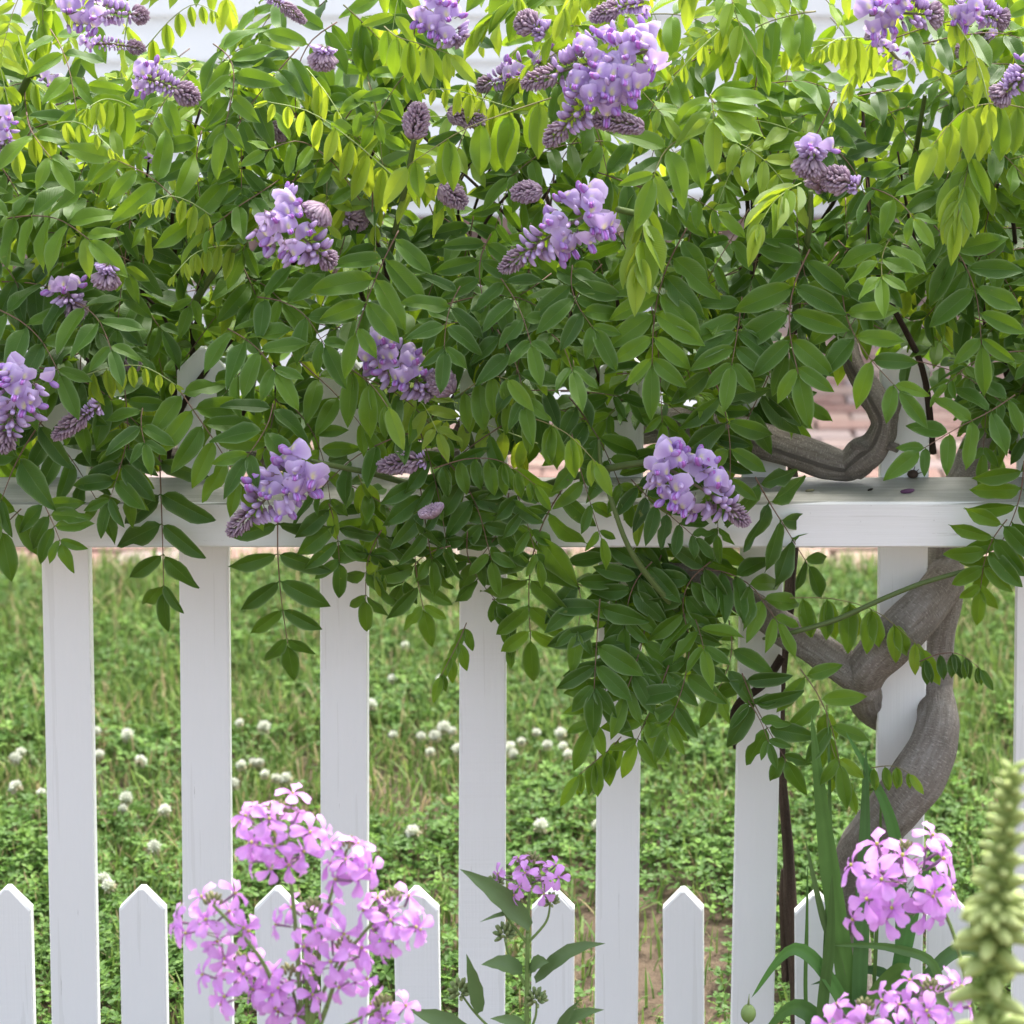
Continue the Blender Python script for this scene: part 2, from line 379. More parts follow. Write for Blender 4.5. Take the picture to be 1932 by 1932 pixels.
# ------------------------------------------------------------------ house behind
house = thing('house', 'white clapboard house with a low brick foundation standing behind the brick path', 'house', (0, Yh, 0))
FH = 0.27
mb = MB(); box_mb(mb, -5, 5, 0.035, 0.25, -0.05, FH, 0.0); mb.obj('foundation', MSAND, house, smooth=False)
fb = MB(); nrow = 4
for r in range(nrow):
    x = -4.9+(r % 2)*0.11
    while x < 4.9:
        box_mb(fb, x, x+0.205, 0.02+random.gauss(0, .002), 0.06, r*0.068+0.004, r*0.068+0.060, 0.003); fb.c[-1][:, 1] = random.random(); x += 0.217
kind(fb.obj('foundation_bricks', MBRICK, house, smooth=False), 'stuff')
EXPO = 0.166
mb = MB(); box_mb(mb, -5, 5, 0.03, 0.3, FH, FH+EXPO*22, 0); mb.obj('wall', MSIDE, house, smooth=False)
sm = MB(); sm.add([(-5, -0.030, 0), (5, -0.030, 0), (5, 0.010, EXPO+0.012), (-5, 0.010, EXPO+0.012), (-5, 0.03, 0), (5, 0.03, 0), (5, 0.03, EXPO+0.012), (-5, 0.03, EXPO+0.012)],
       [(0, 1, 2, 3), (4, 5, 1, 0), (3, 2, 6, 7), (0, 3, 7, 4), (1, 5, 6, 2)])
smesh = sm.mesh('siding_board', MSIDE, smooth=False)
zoff = P(400, 29, Yh-0.03).z % EXPO
k = 0
z = zoff-EXPO*2
while z < FH+EXPO*21:
    if z > FH-0.02: link('siding_board', smesh, house, Matrix.Translation((0, 0, z)))
    z += EXPO
mb = MB(); box_mb(mb, -5.1, 5.1, -0.45, 4.0, FH+EXPO*22, FH+EXPO*22+0.12, 0.01); mb.obj('roof', MSIDE, house, smooth=False)

# ------------------------------------------------------------------ picket fence
fence = thing('picket_fence', 'white wooden picket fence of tall and short pointed pickets under the wisteria', 'fence', (0, 0, 0))
YF = 0.0; PT = 0.019
def picket(xc, xw, zb, zt, lean, sub=5):
    """pointed picket with chamfered cut edges; lean = shift of the top relative to the bottom"""
    h = xw/2; sh = h*0.96; ez = zt-sh; e = 0.0022
    prof = [(-h, zb), (h, zb), (h, ez), (h*0.10, zt-0.001), (-h*0.10, zt-0.001), (-h, ez)]
    mb = MB(); n = len(prof); cz = (zb+zt)/2
    def ring(y, ins):
        out = []
        for (x, z) in prof:
            zz = z-(ins if z > zb else 0); xx = x*(1-ins/h)
            out.append((xc+xx+lean*((zz-zb)/(zt-zb)-.5), y, zz))
        return out
    V = ring(YF, e)+ring(YF+e, 0)+ring(YF+PT-e, 0)+ring(YF+PT, e)
    Q = [(a*n+i, a*n+(i+1) % n, (a+1)*n+(i+1) % n, (a+1)*n+i) for a in range(3) for i in range(n)]
    Q += [(0, 5, 2, 1), (5, 4, 3, 2), (3*n, 3*n+1, 3*n+2, 3*n+5), (3*n+5, 3*n+2, 3*n+3, 3*n+4)]
    V = np.array(V); V += RNG.normal(0, 0.00035, V.shape)
    mb.add(V, Q); return mb.obj('picket', MPAINT, fence, smooth=False)
# (u left/right at v=1045, u left/right at v=1925)
TALL = [(78, 167, 94, 187), (336, 431, 345, 438), (602, 694, 605, 694), (866, 956, 864, 952), (1130, 1210, 1119, 1206), (1396, 1480, 1378, 1461), (1657, 1752, 1648, 1740), (1918, 2010, 1908, 2000)]
for a, b, c, d in [(-184, -95, -160, -70)]+TALL+[(2180, 2270, 2170, 2260), (2440, 2530, 2430, 2520)]:
    p0, p1 = P((c+d)/2, 1925, YF), P((a+b)/2, 1045, YF)
    wd = (M(b-a, YF)+M(d-c, YF))/2; zt = P(1445, 655, YF).z+random.gauss(0, .004)
    k_ = (p1.x-p0.x)/(p1.z-p0.z); zb = 0.01; xc = p0.x+k_*((zb+zt)/2-p0.z)
    picket(xc, wd, zb, zt, k_*(zt-zb))
for i, (uc, vt) in enumerate([(-245, 1676), (16, 1676), (269, 1676), (524, 1678), (786, 1678), (1042, 1680), (1290, 1680), (1540, 1686), (1790, 1690), (2050, 1690), (2310, 1690)]):
    wd = M((88, 89, 88, 86, 86, 82, 78, 82, 84, 84, 84)[i], YF); zt = P(uc, vt, YF).z
    picket(P(uc, 1800, YF).x, wd, 0.008, zt, random.gauss(0, .002))
# rails: a deep shelf-like rail in front of the pickets, a low board near the ground behind them
zt_r, zb_r = P(1600, 948, -0.128).z, P(1600, 1034, -0.128).z
nseg = 60; mb = MB(); X0, X1 = -1.5, 1.7; b = 0.003
prof = [(-0.128, zb_r+b), (-0.128, zt_r-b), (-0.128+b, zt_r), (-0.001, zt_r+0.001), (-0.001, zb_r), (-0.128+b, zb_r)]
V = []
for i in range(nseg+1):
    x = X0+(X1-X0)*i/nseg
    for (y, z) in prof: V.append((x, y+0.0006*noise.noise(Vector((x*9, y*30, z*30))), z+0.0007*noise.noise(Vector((x*7, 5+y*20, z*20)))))
n = len(prof); Q = [(i*n+j, (i+1)*n+j, (i+1)*n+(j+1) % n, i*n+(j+1) % n) for i in range(nseg) for j in range(n)]
Q += [(0, 1, 2, 5), (2, 3, 4, 5), (nseg*n, nseg*n+5, nseg*n+2, nseg*n+1), (nseg*n+2, nseg*n+5, nseg*n+4, nseg*n+3)]
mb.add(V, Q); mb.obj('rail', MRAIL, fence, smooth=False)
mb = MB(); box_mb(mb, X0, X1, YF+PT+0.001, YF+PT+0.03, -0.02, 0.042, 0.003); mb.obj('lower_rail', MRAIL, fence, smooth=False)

# ------------------------------------------------------------------ leaflet templates
def leaflet(W=0.21, bend=0.12, fold=0.10, wave=0.0, seed=0, bite=False, nt_=9, ns=6):
    rr = random.Random(seed)
    ts = [0, .05, .11, .22, .36, .52, .67, .80, .91, 1.0][:nt_+1] if nt_ == 9 else list(np.linspace(0, 1, nt_+1))
    wt = np.interp(ts, [0, .05, .11, .22, .36, .52, .67, .80, .91, 1], [.05, .07, .50, .82, .98, 1.0, .88, .63, .32, .015])
    V = []; uv = []; ph = rr.random()*6
    for t, ww in zip(ts, wt):
        for j in range(ns):
            s_ = (-1, -.55, 0, 0, .55, 1)[j]; wl = ww*W*(1+0.05*math.sin(9*t+ph*(1 if s_ > 0 else 2)))
            if bite and abs(s_) > 0.9 and rr.random() < 0.34: wl *= rr.uniform(0.25, 0.7)
            y = s_*wl; z = fold*abs(s_)*wl*2.2 - bend*t*t + wave*math.sin(t*9+ph+s_)*abs(s_)*0.05
            V.append((t, y, z)); uv.append((t, abs(s_)))
    Q = [(i*ns+j, (i+1)*ns+j, (i+1)*ns+j+1, i*ns+j+1) for i in range(len(ts)-1) for j in (0, 1, 3, 4)]   # the two halves meet in a crease
    return dict(v=np.array(V), q=np.array(Q), uv=np.array(uv), c=np.zeros((len(V), 4)))
LT = [leaflet(.178, .10, .14, .6, 1), leaflet(.190, .22, .10, 1.0, 2), leaflet(.168, .16, .22, .5, 3), leaflet(.196, .06, .16, 1.3, 4), leaflet(.182, .30, .14, .8, 5), leaflet(.188, .12, .12, .8, 6, True)]
YT = [leaflet(.17, .10, .30, .3, 7), leaflet(.15, .05, .45, .3, 8), leaflet(.19, .16, .22, .3, 9)]
LEAFMESH = {}
def leaf_mesh(tkind, idx, age):
    a = round(age*6)/6; key = (tkind, idx, a)
    if key not in LEAFMESH:
        tm = (LT if tkind == 'L' else YT)[idx]; mb = MB(); mb.add(tm['v'], tm['q'], None, tm['uv'], (a, random.random(), 0, 1))
        LEAFMESH[key] = mb.mesh('leaflet', MLEAF)
    return LEAFMESH[key]

DOWN = Vector((0, 0, -1))
def compound(p0, p1, L, age, style, pairs, normal, arch=0.12, start=0.22, side_keep=(1, 1), bites=0.1, rs=None):
    """rachis polyline + leaflets [(matrix, template kind, index, age)]"""
    rs = rs or random
    ax = p1-p0; ln = ax.length
    nrm = (normal-ax.normalized()*normal.dot(ax.normalized())).normalized()
    lift = Vector((0, 0, 1))*ln*arch
    sidev = nrm.cross(ax.normalized()); curl = rs.gauss(0, .06)*ln
    pts = catmull([p0, p0.lerp(p1, .33)+lift*.8+sidev*curl, p0.lerp(p1, .67)+lift+sidev*curl, p1], 10)
    leaves = []
    def at(f):
        x = f*10; k = min(int(x), 9); return pts[k].lerp(pts[k+1], x-k), (pts[k+1]-pts[k]).normalized()
    for i in range(pairs):
        f = start+(0.94-start)*(i/max(pairs-1, 1)); pos, d = at(f)
        n_ = (nrm-d*nrm.dot(d)).normalized(); side = n_.cross(d)
        g = i/max(pairs-1, 1)
        if style == 'y': size = L*(1.0-0.62*g); ag = min(1, age+0.10*g)
        else: size = L*(0.80+0.55*math.sin(PI*(0.15+0.75*g))*0.45-0.22*g*g); ag = age+0.12*g*g
        for sgn in (1, -1):
            if not side_keep[0 if sgn > 0 else 1]: continue
            if rs.random() < 0.03: continue
            al = math.radians(rs.gauss(80-30*g, 6)); sz = size*rs.uniform(.88, 1.08)
            if style == 'f':
                dd = d*math.cos(al)+side*sgn*math.sin(al)+DOWN*rs.uniform(.0, .24)+n_*rs.gauss(0.02, .10); nn = n_+side*sgn*rs.gauss(0.05, .18)+d*rs.gauss(0, .15)
                tk, ti = 'L', (5 if rs.random() < bites else rs.randrange(5))
            elif style == 'h':
                dd = DOWN*0.95+side*sgn*rs.uniform(.12, .42)+d*rs.uniform(0.0, .3); nn = Vector((0, -1, .25))+side*sgn*rs.uniform(.1, .6)
                tk, ti = 'L', rs.randrange(5)
            elif style == 'y':
                dd = DOWN+side*sgn*rs.uniform(.05, .30)+d*rs.uniform(.0, .3)+Vector((rs.gauss(0, .06), rs.gauss(0, .06), 0)); nn = Vector((sgn*rs.uniform(.1, .7), -1, .1))
                tk, ti = 'Y', rs.randrange(3)
            else:                                       # 'n' narrow, swept forward
                dd = d*0.75+side*sgn*rs.uniform(.25, .62)*(1.0-.4*g)+DOWN*0.25; nn = n_+side*sgn*rs.uniform(-.1, .9)
                tk, ti = 'Y', rs.randrange(3)
            leaves.append((frame(pos, dd, nn, sz), tk, ti, max(0, min(1, ag+rs.gauss(0, .05)))))
    pos, d = at(1.0)
    if style in ('f', 'h', 'n'):
        dd = d+DOWN*(.15 if style == 'f' else .7); leaves.append((frame(pos, dd, nrm if style == 'f' else Vector((0, -1, .3)), L*rs.uniform(.75, .95)), 'L' if style != 'n' else 'Y', rs.randrange(3), min(1, age+.15)))
    else:
        for q in range(3): leaves.append((frame(pos, d+DOWN*rs.uniform(.2, 1)+Vector((rs.gauss(0, .3), rs.gauss(0, .3), 0)), Vector((0, -1, 0)), L*.28), 'Y', 1, 1.0))
    return pts, leaves
def rachis_col(age): return (0.17, 0.10, 0.07, 1) if age < 0.5 else ((0.22, 0.20, 0.08, 1) if age < .75 else (0.34, 0.42, 0.16, 1))
def add_rachis(mb, pts, L, age, mat=0):
    r0 = max(0.0009, L*0.016)
    tb = tube(pts, [r0*(1-.5*i/(len(pts)-1)) for i in range(len(pts))], 5); mb.add(tb['v'], tb['q'], tb['t'], tb['uv'], rachis_col(age), mat)
def leaf_objects(parent, pts, leaves, L, age):
    mb = MB(); add_rachis(mb, pts, L, age); o = mb.obj('leaf', MSTEM, parent)
    for mx, tk, ti, ag in leaves: link('leaflet', leaf_mesh(tk, ti, ag), o, mx)
    return o
def leaf_into(mb, pts, leaves, L, age):
    add_rachis(mb, pts, L, age, 1)
    for mx, tk, ti, ag in leaves: mb.add_tmpl((LT if tk == 'L' else YT)[ti], mx, (ag, random.random(), 0, 1), 0)

# ------------------------------------------------------------------ wisteria
vine = thing('wisteria_vine', 'flowering wisteria with lilac racemes and twisting grey trunk climbing over the picket fence', 'vine')
def woody(name, spec, mat, sides=20, lump=0.10, n=60, ls=26):
    pts = [P(u, v, Y) for u, v, r, Y in spec]; rr = [M(r, Y) for u, v, r, Y in spec]
    pp = catmull(pts, n); rad = [float(np.interp(i/n*(len(rr)-1), range(len(rr)), rr)) for i in range(n+1)]
    mb = MB(); tb = tube(pp, rad, sides, lump, ls); mb.add(tb['v'], tb['q'], tb['t'], tb['uv']); return mb
g0 = P(1605, 2060, 0.06)
mb = woody('trunk', [(1610, 2080, 52, .07), (1604, 1900, 44, .065), (1600, 1740, 40, .055), (1612, 1630, 44, .01), (1668, 1545, 50, -.055), (1735, 1462, 51, -.065), (1768, 1380, 42, -.035), (1764, 1300, 34, .035), (1768, 1200, 36, .045), (1782, 1110, 40, .045), (1784, 1040, 36, .055), (1800, 950, 34, .06), (1845, 850, 34, .045), (1905, 770, 32, .02), (1980, 700, 28, .02)], MBARK, 28, .09, 130)
trunk = mb.obj('trunk', MBARK, vine)
mb = woody('branch', [(1785, 1085, 36, .030), (1768, 1115, 40, -.01), (1725, 1165, 45, -.05), (1672, 1218, 44, -.06), (1634, 1262, 41, -.05), (1628, 1305, 34, -.012), (1655, 1345, 30, .045), (1720, 1370, 28, .05)], MBARK, 26, .10, 70); mb.obj('branch', MBARK, vine)
mb = woody('branch', [(1640, 1300, 34, -.035), (1604, 1268, 36, -.045), (1545, 1228, 33, -.045), (1478, 1185, 32, -.045), (1410, 1138, 28, -.05), (1330, 1090, 22, -.06), (1250, 1075, 15, -.08)], MBARK, 22, .10, 60); mb.obj('branch', MBARK, vine)
mb = woody('branch', [(1250, 800, 26, .045), (1340, 800, 30, .0), (1405, 822, 34, -.03), (1480, 846, 33, -.032), (1560, 872, 32, -.032), (1600, 880, 28, -.032), (1622, 880, 18, -.032)], MBARK, 24, .10, 60); mb.obj('branch', MBARK, vine)
mb = woody('branch', [(1596, 888, 18, -.034), (1604, 882, 30, -.036), (1622, 868, 34, -.036), (1652, 842, 30, -.034), (1668, 805, 26, -.034), (1664, 775, 28, -.03), (1640, 735, 24, -.02), (1612, 690, 20, -.01), (1590, 620, 17, .02), (1560, 520, 13, .05)], MBARK, 22, .20, 70, 40)
for a in ([(1656, 838, 13, -.04), (1682, 842, 9, -.05), (1694, 846, 9, -.055)], [(1636, 850, 9, -.05), (1606, 838, 6, -.05)], [(1672, 800, 13, -.034), (1690, 770, 11, -.034), (1694, 742, 8, -.03)]):
    m2 = woody('s', a, MBARK, 10, .25, 8, 60); mb.add(m2.v[0], m2.q[0], m2.t[0], m2.uv[0])
mb.obj('branch', MBARK, vine)
mb = woody('branch', [(-60, 845, 22, .05), (120, 862, 22, .05), (260, 866, 24, .045), (420, 858, 20, .045), (560, 872, 19, .04), (700, 880, 22, .045), (820, 862, 17, .045), (980, 835, 22, .045), (1120, 830, 22, .045), (1280, 805, 25, .045)], MBARK, 18, .14, 110); mb.obj('branch', MBARK, vine)
mb = woody('branch', [(110, 800, 14, .04), (230, 812, 15, .035), (330, 790, 12, .04), (470, 800, 10, .04)], MDARK, 14, .14, 40); mb.obj('branch', MDARK, vine)
# thin brown stem beside the sixth picket and twigs across it
mb = woody('branch', [(1506, 2070, 13, .05), (1503, 1900, 12, .045), (1492, 1730, 13, .04), (1486, 1600, 11, .04), (1474, 1450, 9, .04), (1474, 1300, 8, .05), (1486, 1180, 10, .045), (1494, 1060, 11, .045), (1500, 960, 10, .05), (1490, 850, 9, .03), (1470, 760, 8, .02)], MDARK, 10, .16, 90); mb.obj('branch', MDARK, vine)
mb = woody('branch', [(1476, 1238, 8, -.02), (1440, 1290, 9, -.03), (1396, 1325, 8, -.03), (1382, 1360, 6, -.02), (1388, 1410, 5, .01)], MDARK, 8, .16, 30); mb.obj('branch', MDARK, vine)
mb = woody('branch', [(1482, 1850, 8, .05), (1478, 1700, 8, .045), (1480, 1640, 7, .05), (1492, 1780, 7, .045)][:3], MDARK, 8, .16, 30); mb.obj('branch', MDARK, vine)
rs = random.Random(5)
for k in range(46):                                   # dark stems inside the mass
    u = rs.uniform(-60, 1990); v = rs.uniform(820, 880); Y = rs.uniform(-.02, .25); pts = [(u, v, rs.uniform(5, 9), max(Y, .03))]
    du = rs.gauss(0, 40)
    for q in range(4):
        u += du+rs.gauss(0, 45); v -= rs.uniform(90, 190); Y += rs.gauss(-.01, .05); pts.append((u, v, pts[-1][2]*.78, Y))
    if any(abs(p[0]-1600) < 90 and p[1] > 700 for p in pts): continue
    m2 = woody('b', pts, MDARK, 7, .14, 24); m2.obj('branch', MDARK, vine)
for pts in ([(1925, 1050, 4, -.14), (1840, 1072, 4.5, -.14), (1740, 1100, 5, -.14), (1660, 1132, 5, -.14), (1580, 1168, 5, -.13), (1500, 1192, 4.5, -.12), (1440, 1205, 3, -.09)], [(1130, 830, 3, -.19), (1134, 880, 4, -.19), (1152, 940, 5, -.20), (1190, 1040, 5.5, -.19), (1258, 1130, 6, -.14), (1300, 1170, 4, -.08)],
            [(586, 868, 3, -.27), (625, 878, 5, -.24), (700, 893, 6, -.18), (800, 918, 6.5, -.15), (900, 925, 6, -.12), (1000, 915, 5, -.1)], [(1010, 920, 6, -.1), (1100, 895, 7, -.15), (1180, 878, 7, -.2), (1245, 868, 5, -.22)], [(870, 760, 5, -.18), (885, 820, 6, -.16), (905, 880, 6, -.1), (925, 930, 6, -.05)],
            [(782, 262, 5, -.2), (765, 350, 6, -.16), (742, 450, 6, -.1), (720, 540, 7, 0)], [(450, 465, 5, -.22), (400, 520, 7, -.1), (350, 600, 8, .02)], [(1530, 360, 5, -.2), (1525, 440, 6, -.18), (1512, 520, 7, -.1), (1500, 600, 8, 0)], [(1165, 395, 6, -.22), (1240, 415, 7, -.16), (1320, 450, 8, -.02)],
            [(100, 160, 6, -.1), (60, 140, 7, -.05), (20, 220, 8, 0)], [(1745, 180, 4, -.15), (1735, 240, 5, -.1), (1725, 300, 6, -.02)], [(960, 170, 5, -.05), (985, 250, 6, 0), (1010, 340, 7, .05)]):
    m2 = woody('s', pts, MSTEM, 7, .08, 24); m2.c[0][:] = (0.105, 0.15, 0.045, 1); m2.obj('stem', MSTEM, vine)

# front leaves read off the photograph: u0, v0, u1, v1, leaflet length, age, style, pairs, own leaflets?
HERO = [
 (418, 483, 215, 300, 96, .45, 'f', 6, 1), (10, 293, 216, 288, 58, .88, 'y', 7, 0), (15, 412, 168, 452, 104, .42, 'f', 5, 1), (400, 408, 278, 385, 66, .92, 'y', 6, 0),
 (452, 464, 326, 522, 62, .85, 'y', 6, 0), (745, 335, 505, 192, 92, .98, 'y', 8, 0), (245, 200, 162, 206, 82, .8, 'y', 5, 0), (680, 378, 500, 285, 70, .42, 'f', 5, 1),
 (275, 90, 405, 22, 62, .8, 'y', 6, 0), (50, 212, 98, 300, 92, .40, 'f', 3, 1), (485, 560, 612, 650, 92, .25, 'f', 4, 1), (0, 585, 112, 705, 92, .22, 'f', 4, 1),
 (752, 435, 672, 628, 104, .38, 'f', 5, 1), (970, 205, 812, 168, 72, 1.0, 'y', 7, 0), (1040, 185, 770, 312, 104, .62, 'h', 5, 1), (725, 50, 850, 102, 76, .7, 'h', 5, 0),
 (1310, 255, 1232, 335, 104, .52, 'f', 3, 1), (1218, 385, 1206, 490, 104, .70, 'n', 4, 0), (1296, 430, 1230, 690, 108, .42, 'f', 7, 1), (868, 540, 838, 660, 82, .22, 'f', 4, 1),
 (945, 525, 1002, 650, 84, .28, 'f', 4, 0), (1340, 178, 1346, 226, 100, .6, 'f', 4, 0), (1622, 72, 1548, 95, 74, .85, 'y', 5, 0), (1940, 205, 1762, 272, 98, .72, 'h', 6, 1),
 (1832, 285, 1806, 410, 96, .72, 'n', 5, 1), (1512, 345, 1432, 428, 80, .82, 'n', 6, 0), (1528, 470, 1506, 705, 112, .36, 'f', 5, 1), (1762, 425, 1852, 650, 102, .36, 'f', 6, 1),
 (1692, 435, 1664, 525, 88, .5, 'f', 4, 0), (1588, 520, 1695, 735, 98, .36, 'f', 5, 1), (1645, 355, 1725, 412, 78, .42, 'f', 3, 0), (1790, 25, 1868, 205, 58, .85, 'h', 5, 0),
 (333, 728, 455, 915, 98, .40, 'f', 6, 1), (160, 708, 332, 726, 60, .9, 'y', 7, 0), (300, 845, 309, 1115, 100, .16, 'f', 5, 1), (82, 790, 0, 950, 112, .30, 'f', 3, 1),
 (524, 965, 543, 1215, 96, .14, 'f', 5, 1), (80, 945, 114, 1022, 74, .28, 'f', 4, 0), (515, 762, 466, 862, 104, .24, 'f', 3, 1), (269, 770, 273, 836, 74, .25, 'f', 3, 0),
 (238, 838, 206, 945, 80, .2, 'f', 4, 0), (1072, 905, 1001, 1205, 108, .34, 'f', 7, 1), (676, 895, 716, 1075, 66, .62, 'n', 6, 0), (782, 1020, 799, 1148, 84, .36, 'f', 4, 1),
 (868, 745, 958, 715, 82, .5, 'h', 4, 1), (985, 784, 1124, 872, 78, .5, 'h', 4, 1), (818, 884, 1010, 915, 62, .38, 'h', 7, 0), (938, 622, 990, 760, 90, .3, 'f', 4, 1),
 (660, 695, 732, 768, 98, .45, 'h', 3, 1), (882, 1003, 938, 1135, 76, .2, 'f', 4, 0), (1132, 1130, 1121, 1300, 98, .26, 'f', 5, 1), (929, 1130, 962, 1215, 56, .3, 'h', 3, 0),
 (880, 1175, 832, 1275, 54, .45, 'h', 4, 0), (1330, 680, 1377, 915, 100, .20, 'f', 5, 1), (1425, 900, 1524, 1065, 96, .12, 'f', 5, 1), (1932, 870, 1868, 1062, 94, .45, 'f', 6, 1),
 (1915, 745, 1736, 850, 84, .30, 'f', 5, 1), (1294, 1130, 1328, 1225, 84, .36, 'f', 4, 0), (1490, 1128, 1736, 1222, 84, .5, 'h', 6, 1), (1735, 1248, 1850, 1262, 50, .2, 'h', 5, 0),
 (1400, 1270, 1482, 1432, 88, .14, 'f', 4, 0), (1510, 1262, 1584, 1440, 84, .36, 'f', 4, 1), (1640, 1450, 1716, 1460, 44, .5, 'h', 4, 0), (1262, 1255, 1200, 1400, 92, .38, 'f', 5, 1),
 (1172, 1390, 1092, 1462, 66, .42, 'h', 4, 0), (1220, 1170, 1180, 1310, 92, .25, 'f', 5, 0), (1150, 1200, 1115, 1370, 88, .3, 'f', 5, 0), (1300, 1230, 1260, 1370, 86, .28, 'f', 5, 0),
 (1375, 1170, 1350, 1310, 84, .3, 'f', 4, 0), (1230, 1060, 1180, 1180, 88, .22, 'f', 5, 0), (1340, 1060, 1300, 1200, 90, .22, 'f', 5, 0), (720, 1000, 690, 1130, 84, .2, 'f', 4, 0), (620, 950, 640, 1060, 82, .2, 'f', 4, 0),
 (850, 1030, 760, 1100, 84, .25, 'f', 4, 0), (1900, 980, 1850, 1110, 84, .4, 'f', 5, 0), (960, 930, 900, 1060, 84, .22, 'f', 5, 0), (1060, 1050, 1090, 1190, 84, .2, 'f', 4, 0), (1410, 1320, 1450, 1400, 60, .2, 'f', 3, 0), (1560, 1330, 1600, 1480, 66, .55, 'h', 4, 0),
 (40, 960, -30, 1050, 96, .3, 'f', 3, 0), (1000, 610, 1080, 700, 90, .25, 'f', 4, 0), (430, 620, 520, 700, 92, .28, 'f', 4, 0), (110, 560, 210, 660, 90, .22, 'f', 4, 0), (1080, 500, 1120, 620, 88, .28, 'f', 5, 0), (1400, 560, 1380, 690, 92, .28, 'f', 5, 0),
]
n_own = n_leaf = 0
hr = random.Random(3)
for (u0, v0, u1, v1, L, age, st, prs, own) in HERO:
    over = v1 > 880 or v0 > 860
    Y0 = -0.19 if over else -0.20; Y1 = -0.21 if (over and v1 < 1060) else (-0.15 if over else -0.27)
    if v0 > 1040: Y0, Y1 = -0.13, -0.155
    Y0 += hr.gauss(0, .012); Y1 += hr.gauss(0, .015)
    nrm = Vector((hr.gauss(0, .18), -0.80, 0.60+hr.gauss(0, .15)))
    if v0 > 860: nrm = Vector((hr.gauss(0, .15), -0.95, 0.30+hr.gauss(0, .12)))
    dx, dy = abs(u1-u0), abs(v1-v0)
    arch = 0.16*dx/(dx+dy+1)
    Lm = M(L, Y1)
    pts, lv = compound(P(u0, v0, Y0), P(u1, v1, Y1), Lm*1.12, age, st, prs, nrm, arch, .12, bites=0.22 if age < .2 else .06, rs=hr)
    if own and n_own+len(lv) <= 300:
        leaf_objects(vine, pts, lv, Lm, age); n_own += len(lv)
    else:
        mb = MB(); leaf_into(mb, pts, lv, Lm, age); mb.obj('leaf', [MLEAF, MSTEM], vine)
    n_leaf += 1

# the mass of leaves behind them
BX = [-80, 0, 150, 300, 420, 480, 600, 700, 850, 930, 1050, 1120, 1200, 1300, 1390, 1430, 1470, 1560, 1760, 1800, 1850, 1932, 2010, 2340]
BV = [930, 930, 930, 850, 820, 930, 950, 1020, 1010, 990, 1040, 1130, 1240, 1260, 1180, 930, 740, 640, 690, 830, 930, 990, 1000, 900]
fr = random.Random(21); fill = []
tries = 0
while len(fill) < 720 and tries < 20000:
    tries += 1
    u = fr.uniform(-200, 2330); v = fr.uniform(-120, 1260)
    b = np.interp(u, BX, BV)
    if v > b-35: continue
    if v > 800 and fr.random() < 0.72: continue
    if v < 120 and 250 < u < 640 and fr.random() < 0.86: continue
    if v < 70 and fr.random() < 0.45: continue
    if 540 < v < 690 and 330 < u < 900 and fr.random() < 0.25: continue
    if math.hypot((u-1610)/110, (v-810)/130) < 1: continue
    if math.hypot((u-1180)/110, (v-1000)/60) < 1 and fr.random() < .8: continue
    f = fr.random()
    Y = fr.uniform(-.19, .0) if f < .5 else fr.uniform(0, .34)
    if v > 840: Y = fr.uniform(-.20, -.145) if v < 1040 else fr.uniform(-.13, -.03)
    fill.append((u, v, Y))
fill.sort(key=lambda p: (p[0] < -60 or p[0] > 2000, p[2]))
foliage = MB()
for k, (u, v, Y) in enumerate(fill):
    pyoung = float(np.interp(v, [-50, 150, 350, 520, 700], [.85, .60, .34, .14, .05]))
    age = fr.uniform(.55, .95) if fr.random() < pyoung else fr.uniform(.08, .45)
    if Y > .1 and v < 450: age = max(age, fr.uniform(.3, .7))
    st = 'f' if age < .6 else fr.choice(['f', 'h', 'y', 'n', 'f'])
    Lp = fr.uniform(72, 104)*(0.78 if age > .7 else 1.0); Lm = M(Lp, Y)
    ln = M(fr.uniform(150, 240), Y)
    a = fr.gauss(-PI/2, 1.05)
    if v < 250 and fr.random() < .6: a = fr.uniform(-PI, 0)
    dirv = Vector((math.cos(a), fr.uniform(-.75, .15), math.sin(a)*.9))
    if v > 840: dirv = Vector((math.cos(a)*.5, -.05, -abs(math.sin(a))))
    p1 = P(u, v, Y)+dirv.normalized()*ln*.5; p0 = P(u, v, Y)-dirv.normalized()*ln*.5
    nrm = Vector((fr.gauss(0, .40), -fr.uniform(.10, .85), fr.uniform(.45, 1.1)))
    pts, lv = compound(p0, p1, Lm, age, st, fr.choice([4, 5, 5, 6]), nrm, .10, .16, bites=.06, rs=fr)
    if n_leaf < 300:
        mb = MB(); leaf_into(mb, pts, lv, Lm, age); mb.obj('leaf', [MLEAF, MSTEM], vine); n_leaf += 1
    else: leaf_into(foliage, pts, lv, Lm, age)
kind(foliage.obj('foliage', [MLEAF, MSTEM], vine), 'stuff')

